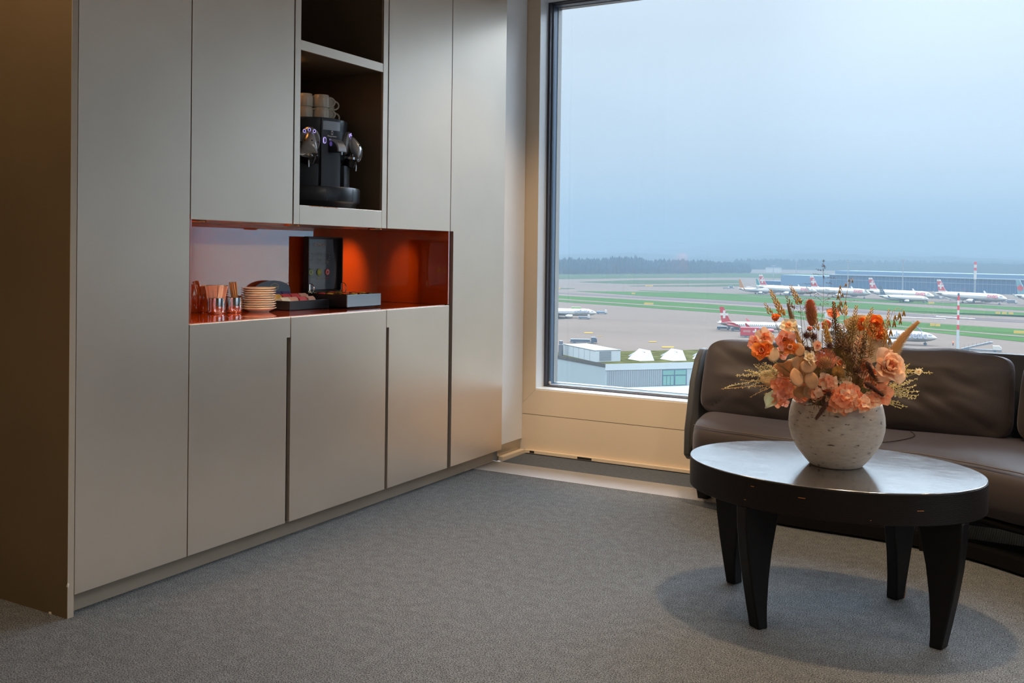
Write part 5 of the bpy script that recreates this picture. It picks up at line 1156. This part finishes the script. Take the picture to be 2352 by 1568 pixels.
for px,py,lab in ((2156,642,'far white airliner with red cross tail, rightmost of the four in front of the terminal'),(1999,638,'far white airliner with red cross tail, behind the white airliner with dark tail'),(1864,634,'far white airliner with red cross tail behind the thin dark grass of the bouquet'),(1747,631,'far white airliner with red cross tail, leftmost of the four, beside the teal tail')):
    n_,hd=place_by_tail(px,py,16.6,62,40); airliner(n_,hd,62,2.9,16.6,lab,word='SWISS',widebody=True,wpos=.09,wsize=3.3,finwhite=True)
n_,hd=place_by_tail(2338,643,18.0,64,38); airliner(n_,hd,64,3.1,18.0,'airliner with ice blue tail and red maple leaf at the right edge',tail='tail_iceblue',emblem='leaf',widebody=True)
n_,hd=place_by_tail(2022,656,11.8,37,18); airliner(n_,hd,37,2.0,11.8,'white airliner with dark tail taxiing in front of the parked airliners',tail='tail_dark',emblem='star')
n_,hd=place_by_tail(1699,641,12.4,38,24); airliner(n_,hd,38,2.0,12.4,'small far airliner with orange tail, leftmost in the far row',tail='tail_orange',emblem=None)
n_,hd=place_by_tail(1738,640,10.5,34,28); airliner(n_,hd,34,1.8,10.5,'far airliner with teal tail half hidden behind the leftmost red tail',tail='tail_teal',emblem=None)
n_,hd=place_by_tail(1657,704,10.6,36,2); air=airliner(n_,hd,36,1.62,10.6,'white jet with plain red tail and white cross on the near apron',tail='deep_red',emblem='cross')
bm=NB()  # red rear flank patch of the jet
for sd in (-1,1): prism(bm,[(-.80*36,sd*1.42,1.65*1.62+1.2),(-.96*36,sd*.55,1.65*1.62+1.3),(-.90*36,sd*.95,1.65*1.62+.1),(-.68*36,sd*1.66,1.65*1.62-.9),(-.72*36,sd*1.60,1.65*1.62-.3)],(0,.06*sd,0))
obj('rear_livery',bm,'deep_red',parent=air)
n_,hd=place_by_nose(2156,400,-3); airliner(n_,hd,42,2.0,11.6,'white jet with large grey lettering parked just above the sofa back',tail='plane_white',emblem=None,word='helvetic',wcol='helvetic_grey',wpos=.085,wsize=3.6)
n_,hd=place_by_nose(1372,500,-3); airliner(n_,hd,38,1.85,11.5,'white jet cut off by the left edge of the window',tail='lime_green',emblem=None,word='airBaltic',wcol='helvetic_grey',wpos=.10,wsize=2.3)
# ground vehicles
def vehicle(px,py,L_,label,body='veh_grey',cabm='plane_white',kind='truck',h=2.6,group=None,turn=0,cat='vehicle'):
    p=onz(px,py,GZ); v=vdir(px); t=empty('service_vehicle',(p.x,p.y,GZ),rz=math.atan2(-v.x,v.y)+turn,label=label,cat=cat,group=group)
    obj('chassis',B((-L_/2,-1.1,.45),(L_/2,1.1,.8)),'veh_dark',parent=t)
    bm=NB(); prism(bm,[(L_*.28,-1.15,.8),(L_*.5,-1.15,.8),(L_*.5,-1.15,1.6),(L_*.44,-1.15,2.3),(L_*.28,-1.15,2.3)],(0,2.3,0)); obj('cab',bm,cabm,parent=t)
    if kind=='stairs':
        bm=NB(); prism(bm,[(-L_*.5,-.9,.8),(L_*.20,-.9,h),(L_*.28,-.9,h),(L_*.28,-.9,h-.5),(-L_*.38,-.9,.8)],(0,1.8,0))
        for k in range(7):
            x=-L_*.42+k*L_*.10; z=.8+(h-.8)*max(0,(x+L_*.5)/(L_*.7)); box(bm,(x,-.95,z),(x+.08,-.9,z+1.1))
        obj('stairs',bm,body,parent=t)
    elif kind=='low': obj('load',B((-L_*.48,-1.0,.8),(L_*.24,1.0,1.5)),body,parent=t)
    else: obj('load_box',B((-L_*.5,-1.2,.8),(L_*.25,1.2,h)),body,parent=t,bev=.05)
    for x in (-L_*.33,L_*.33):
        for y in (-1.05,1.05): obj('wheel',lathe(NB(),[(.0001,-.15),(.45,-.15),(.45,.15),(.0001,.15)],(x,y,.45),10,axis='y'),'veh_dark',parent=t)
    return t
b_=vehicle(1738,775,13,'red and blue truck box with white cross in front of the red-tailed jet',body='deep_red',h=4.1)
bm=B((-5.8,-1.24,1.9),(-5.0,-1.21,2.5)); 
bm=B((-1.6,-1.26,2.2),(.6,-1.21,2.8)); box(bm,(-.8,-1.27,1.4),(-.2,-1.21,3.6)); obj('emblem',bm,'pure_white',parent=b_)
obj('blue_panel',B((.9,-1.25,.9),(3.3,-1.2,4.05)),'veh_blue',parent=b_); text('lettering','SWISS','pure_white',1.1,b_,(-3.9,-1.26,2.5),(PI/2,0,0),ext=.02)
vehicle(1327,720,7,'bright green fuel truck beside the airliner at the left window edge',body='lime_green',h=3.6)
vehicle(1382,721,6,'blue and white tow tractor under the nose of the left airliner',body='veh_blue',kind='low')
vehicle(1295,722,7,'grey loader truck behind the green fuel truck',body='veh_grey',kind='low')
vehicle(1342,733,6,'small white and grey cart alone on the apron below the left airliner',body='veh_grey',kind='low')
vehicle(1340,788,10,'dark baggage trailer on the apron just above the low building roof',body='veh_dark',cabm='veh_dark',kind='low')
vehicle(1662,757,6,'dark equipment trailer behind the tail of the red-tailed jet',body='veh_dark',cabm='veh_grey',kind='low')
vehicle(1692,760,5,'grey loader under the rear of the red-tailed jet',body='veh_grey',cabm='veh_grey',kind='low')
vehicle(2105,771,7,'mobile passenger stairs with grey flight behind the jet above the sofa back',body='veh_grey',kind='stairs',h=5.5,turn=PI)
vehicle(2254,807,13,'mobile passenger stairs on the apron right of the striped pole',body='veh_grey',kind='stairs',h=3.6)
for i,px in enumerate((1668,1680,1712,1722,1732,1775,1790,1815,1905,1950,1965,1985,2060,2150,2165,2190,2205,2232,2262,2280,2310,2325)):
    py=np.interp(px,[1660,1800,2000,2352],[664,668,680,700])-1-(i%3)
    vehicle(px,py,random.uniform(5,10),'small grey or white service vehicle among the far parked airliners',body=['veh_grey','plane_grey','veh_dark','plane_white'][i%4],kind=['low','truck'][i%2],h=2.9,group='service vehicles along the far row of airliners')
# signs
for i,(px,py,w_,lab) in enumerate(((2142,749.5,2.2,'left yellow taxi sign beside the striped pole'),(2154,750.2,2.2,'right yellow taxi sign beside the striped pole'),(2292,721.5,2.6,'yellow taxi sign on the middle grass, left of its row'),(2307,722,2.6,'yellow taxi sign on the middle grass, centre of its row'),(2322,722.6,2.6,'yellow taxi sign on the middle grass, right of its row'),(2340,767,4,'large yellow taxi sign at the right edge on the near grass'),(1491,658,8,'far yellow taxi sign left of the orange-tailed airliner'),(1455,676,3,'yellow taxi sign on the green strip behind the grey apron'),(1490,700,6,'orange-yellow taxi sign on the near green strip'),(1280,664,6,'yellow taxi sign at the left edge of the window'),(2139,698,4,'small yellow sign in front of the far taxiing airliner'))):
    p=onz(px,py,GZ+.1); v=vdir(px); t=empty('taxi_sign',(p.x,p.y,GZ+.1),rz=math.atan2(-v.x,v.y),label=lab,cat='sign',group='yellow taxiway signs')
    obj('board',B((-w_/2,-.1,.25),(w_/2,.1,1.5)),'sign_yellow',parent=t); obj('post',B((-.06,-.05,0),(.06,.05,.25)),'veh_dark',parent=t)
# person in orange vest beside the pole
p=onz(2189,793,GZ); t=empty('person',(p.x,p.y,GZ),label='person in an orange vest standing on the apron beside the striped pole',cat='person')
bm=tube(NB(),[(0,-.02,.0),(0,-.02,.8),(0,0,1.0),(0,0,1.35),(0,0,1.48),(0,0,1.52),(0,0,1.62),(0,0,1.74)],[.16,.20,.22,.26,.14,.07,.12,.06],10); obj('body',bm,'veh_dark',parent=t,smooth='all')
obj('vest',tube(NB(),[(0,0,.78),(0,0,1.0),(0,0,1.38),(0,0,1.5)],[.27,.27,.32,.17],10),'person_orange',parent=t,smooth='all')
obj('helmet',ell(NB(),(0,0,1.70),(.16,.16,.12),n_=10,m_=6),'person_orange',parent=t,smooth='all')
# masts
for i,(px,yt,yb,lab) in enumerate(((1828,603,655,'far light mast rising above the first airliners'),(1947,605,668,'far light mast behind the dark grass panicle of the bouquet'),(2073,604,673,'tall light mast left of the control mast, above the airliners'),(1776,612,652,'faint light mast below the white hall in the distance'))):
    p=onz(px,yb,GZ); dist=(p-Vector(Cv)).length; hh=(yb-yt)*dist/FPX*1.02
    t=empty('light_mast',(p.x,p.y,GZ),label=lab,cat='mast'); obj('pole',lathe(NB(),[(.0001,0),(.55,0),(.35,hh),(.0001,hh)],n_=8),'mast_grey',parent=t); obj('lamp_head',B((-2.2,-.5,hh-.6),(2.2,.5,hh+.4)),'mast_grey',parent=t)
p=onz(2239,683,GZ); t=empty('radio_tower',(p.x,p.y,GZ),label='tall white mast with red and white banded top above the terminal',cat='tower')
obj('pole',lathe(NB(),[(.0001,0),(.65,0),(.65,15.5),(.0001,15.5)],n_=10),'mast_grey',parent=t)
for k in range(6): obj('band',lathe(NB(),[(.0001,15.5+k*2.5),(1.1,15.5+k*2.5),(1.1,18+k*2.5),(.0001,18+k*2.5)],n_=10),'pole_red' if k in (3,5) else 'pure_white',parent=t)
p=onz(2199,838,GZ); t=empty('striped_pole',(p.x,p.y,GZ),label='slim red and white striped pole standing on the apron behind the sofa',cat='pole')
obj('shaft',lathe(NB(),[(.0001,0),(.42,0),(.40,11.0),(.0001,11.0)],n_=16),'panel_light',parent=t,smooth=True)
for k in range(7): z=11.0+k*1.52; obj('band',lathe(NB(),[(.0001,z),(.36-.012*k,z),(.35-.012*k,z+1.52),(.0001,z+1.52)],n_=16),'pole_red' if k%2==0 else 'pure_white',parent=t,smooth=True)
obj('beacon',lathe(NB(),[(.0001,21.6),(.30,21.6),(.30,22.4),(.0001,22.6)],n_=12),'frame_blue',parent=t)
# terminal
T0=onz(1905,660,GZ); T1=onz(2352,677,GZ); d=(T1-T0).normalized(); nrm=Vector((-d.y,d.x,0)); T1=T1+d*160
t=empty('terminal_building',T0,rz=math.atan2(d.y,d.x),label='long dark glass terminal with pale roof line behind the far airliners',cat='building'); L_=(T1-T0).length
obj('facade',B((0,0,0),(L_,60,13.5)),'terminal_glass',parent=t)
obj('roof_edge',B((-1,-1.5,13.5),(L_,61,14.4)),'terminal_band',parent=t)
obj('roof_storey',B((2,8,14.4),(L_,50,18.2)),'terminal_roof',parent=t)
obj('floor_band',B((-.5,-.4,8.6),(L_,0,9.0)),'terminal_band',parent=t)
bm=NB(); k=0
x=0.
while x<L_: box(bm,(x,-.35,0),(x+.35,0,13.4)); x+=4.2
o=obj('mullions',bm,'terminal_roof',parent=t); o['kind']='stuff'
obj('low_wing',B((-62,4,0),(0,40,12.0)),'terminal_roof',parent=t); obj('low_wing',B((-90,8,0),(-62,35,4.5)),'terminal_glass',parent=t)
p=onz(1778,625,GZ); t=empty('distant_hall',(p.x,p.y,GZ),rz=.45,label='small white hall at the edge of the distant forest',cat='building'); obj('wall',B((-15,0,0),(15,12,9)),'pure_white',parent=t); obj('roof',B((-15.5,-.5,9),(15.5,12.5,10)),'terminal_band',parent=t)
# near low building with planted roof and white folded skylights
RZ=-18.
K0=onz(1390,838,RZ); KL=onz(1262,815,RZ); KR=onz(1610,833,RZ); dL=(KL-K0).normalized(); dR=(KR-K0).normalized()
t=empty('low_building',(K0.x,K0.y,GZ),label='pale blue panelled low building with planted roof just below the window',cat='building'); inv=Matrix.Translation(t.location).inverted()
def nb(name,bm,m,par=None,**k):
    o=obj(name,bm,m,parent=par or t,**k); o.matrix_parent_inverse=inv if par is None else Matrix(); return o
FARP=onz(1430,807,RZ); # far roof edge
sL=((FARP-K0).cross(dR)).z/(dL.cross(dR)).z
LR,LL=44.,sL
bm=NB(); prism(bm,[K0,K0+dR*LR,K0+dR*LR+dL*LL,K0+dL*LL],(0,0,GZ-RZ)); nb('wall',bm,'panel_blue_white')
bm=NB(); q=.25; prism(bm,[K0+dR*q+dL*q+Vector((0,0,.02)),K0+dR*LR+dL*q+Vector((0,0,.02)),K0+dR*LR+dL*(LL-.5)+Vector((0,0,.02)),K0+dR*q+dL*(LL-.5)+Vector((0,0,.02))],(0,0,.12)); nb('roof_garden',bm,'sedum')
nR=Vector((dR.y,-dR.x,0)); nR=nR if nR.dot(Vector(Cv)-K0)>0 else -nR
nL=Vector((dL.y,-dL.x,0)); nL=nL if nL.dot(Vector(Cv)-K0)>0 else -nL
def wallpatch(bm,base,d,n_,u0,u1,z0,z1,th,mi=0):
    p=base+d*u0; q=base+d*u1
    prism(bm,[(p.x,p.y,z0),(q.x,q.y,z0),(q.x,q.y,z1),(p.x,p.y,z1)],tuple(n_*th),mi)
bm=NB(); wallpatch(bm,K0,dR,nR,0,LR,RZ-.95,RZ+.15,.10); nb('fascia',bm,'panel_light')
bm=NB(); wallpatch(bm,K0,dL,nL,-.1,LL,RZ-.35,RZ+.25,.12); nb('parapet',bm,'gravel')
bm=NB(); u0=.4; uW=(onz(1517,846,RZ-.9)-K0).dot(dR); u1=uW
n_=26
for k in range(n_):
    a=u0+(u1-u0)*k/n_; wallpatch(bm,K0,dR,nR,a+.03,a+(u1-u0)/n_-.02,RZ-3.9,RZ-1.05,.06)
nb('ribbed_cladding',bm,'louvre')
uE=(onz(1580,846,RZ-.9)-K0).dot(dR)
bm=NB(); wallpatch(bm,K0,dR,nR,uW+.1,uE,RZ-3.9,RZ-1.05,.05); win=nb('window_frame',bm,'frame_blue')
bm=NB(); um=(uW+uE)/2
for a,b in ((uW+.2,um-.1),(um+.1,uE-.2)):
    wallpatch(bm,K0,dR,nR,a,b,RZ-2.0,RZ-1.2,.10)
    for k in range(3 if a<um-.2 else 1):
        kk=3 if a<um-.2 else 1; w_=(b-a)/kk; wallpatch(bm,K0,dR,nR,a+k*w_+.06,a+(k+1)*w_-.06,RZ-3.8,RZ-2.2,.10)
nb('window_pane',bm,'window_green')
# lower terrace roof in front
bm=NB(); prism(bm,[K0-dL*0+nR*.1-dR*8,K0+nR*.1+dR*LR,K0+nR*16+dR*LR,K0+nR*16-dR*8],(0,0,0.001)); bm.free()
bm=NB(); a=[K0-dR*.0+nR*.12,K0+nR*.12+dR*LR,K0+nR*14+dR*LR,K0+nR*14+dR*6]; prism(bm,[(p.x,p.y,RZ-3.95) for p in a],(0,0,GZ-RZ+3.95)); nb('lower_wing',bm,'panel_light')
bm=NB(); 
for k in range(14):
    p=K0+nR*13.6+dR*(8+k*2.5); box(bm,(p.x-.04,p.y-.04,RZ-3.95),(p.x+.04,p.y+.04,RZ-3.3))
tube(bm,[Vector((*(K0+nR*13.6+dR*8).xy,RZ-3.3)),Vector((*(K0+nR*13.6+dR*43).xy,RZ-3.3))],.05,5); nb('railing',bm,'mast_grey')
# plant box on the roof
P1=onz(1368,833,RZ); P0=onz(1293,816,RZ); P2=onz(1425,831,RZ); hgt=2.15
bm=NB(); P3=P0+(P2-P1); prism(bm,[P0,P1,P2,P3],(0,0,hgt)); eq=nb('plant_room',bm,'panel_light')
bm=NB(); 
for k in range(9): 
    e1=(P2-P1); nn=Vector((e1.y,-e1.x,0)).normalized(); nn=nn if nn.dot(Vector(Cv)-P1)>0 else -nn
    p=P1+e1*.15; q2=P1+e1*.62; z=RZ+.35+k*.19; prism(bm,[(p.x,p.y,z),(q2.x,q2.y,z),(q2.x,q2.y,z+.12),(p.x,p.y,z+.12)],tuple(nn*.06))
nb('louvre',bm,'louvre')
bm=NB(); e0=(P0-P1); nn=Vector((e0.y,-e0.x,0)).normalized(); nn=nn if nn.dot(Vector(Cv)-P1)>0 else -nn
for k in range(1,6): p=P1+e0*k/6; prism(bm,[(p.x,p.y,RZ+.1),(p.x+e0.x*.006,p.y+e0.y*.006,RZ+.1),(p.x+e0.x*.006,p.y+e0.y*.006,RZ+hgt),(p.x,p.y,RZ+hgt)],tuple(nn*.02))
nb('panel_joints',bm,'louvre')
bm=NB(); pts=[Vector((*p.xy,RZ+hgt)) for p in (P0,P1,P2)]; tube(bm,pts,.10,5); nb('roof_edge',bm,'louvre')
pc=onz(1288,818,RZ); nb('chimney',lathe(NB(),[(.0001,0),(.45,0),(.45,2.2),(.38,2.25),(.38,2.9),(.0001,2.95)],tuple(pc),16),'plane_grey',smooth=True)
lab3=['white folded roof skylight nearest the grey plant room','white folded roof skylight in the middle of the planted roof','white folded roof skylight partly hidden by the sofa corner']
for i,dx in enumerate((0,74,148)):
    s_=empty('skylight',onz(1472+dx,829-.4*i,RZ+.14),label=lab3[i],cat='skylight',group='folded skylights on the planted roof')
    o0=s_.location.copy(); q=lambda x,y,z:onz(x+dx,y-.4*i,z)-o0
    zt_=RZ+1.75; zb_=RZ+.14
    Vs=[q(1442,824,zb_),q(1472,829,zb_),q(1503,828,zb_),q(1478,814,zb_),q(1494,805,zt_),q(1468,800,zt_)]
    bm=NB(); v_=[bm.verts.new(p) for p in Vs]
    for f in ((0,1,4,5),(1,2,4),(2,3,5,4),(3,0,5),(0,3,2,1)): bm.faces.new([v_[k] for k in f])
    obj('skylight_shell',bm,'roof_white',parent=s_)
    Vs=[q(1442,817,zb_),q(1462,822,zb_),q(1482,808,zt_-.25),q(1466,803,zt_-.2)]
    bm=NB(); prism(bm,Vs,(0,0,-.35)); obj('skylight_flap',bm,'roof_white',parent=s_)
# white building far to the right, seen only mirrored in the red glass
t=empty('side_building',(109,103,GZ),label='white striped building reflected at the left of the red glass',cat='building')
obj('wall',B((0,0,0),(150,40,33.9)),'pure_white',parent=t)
bm=NB()
for k in range(12): box(bm,(-.1,-.1,16+k*1.45),(150,0,16.12+k*1.45))
obj('panel_lines',bm,'terminal_band',parent=t)
bm=NB()
for k in range(60): box(bm,(k*1.2,-.12,8),(k*1.2+.5,0,15))
obj('fins',bm,'plane_grey',parent=t)
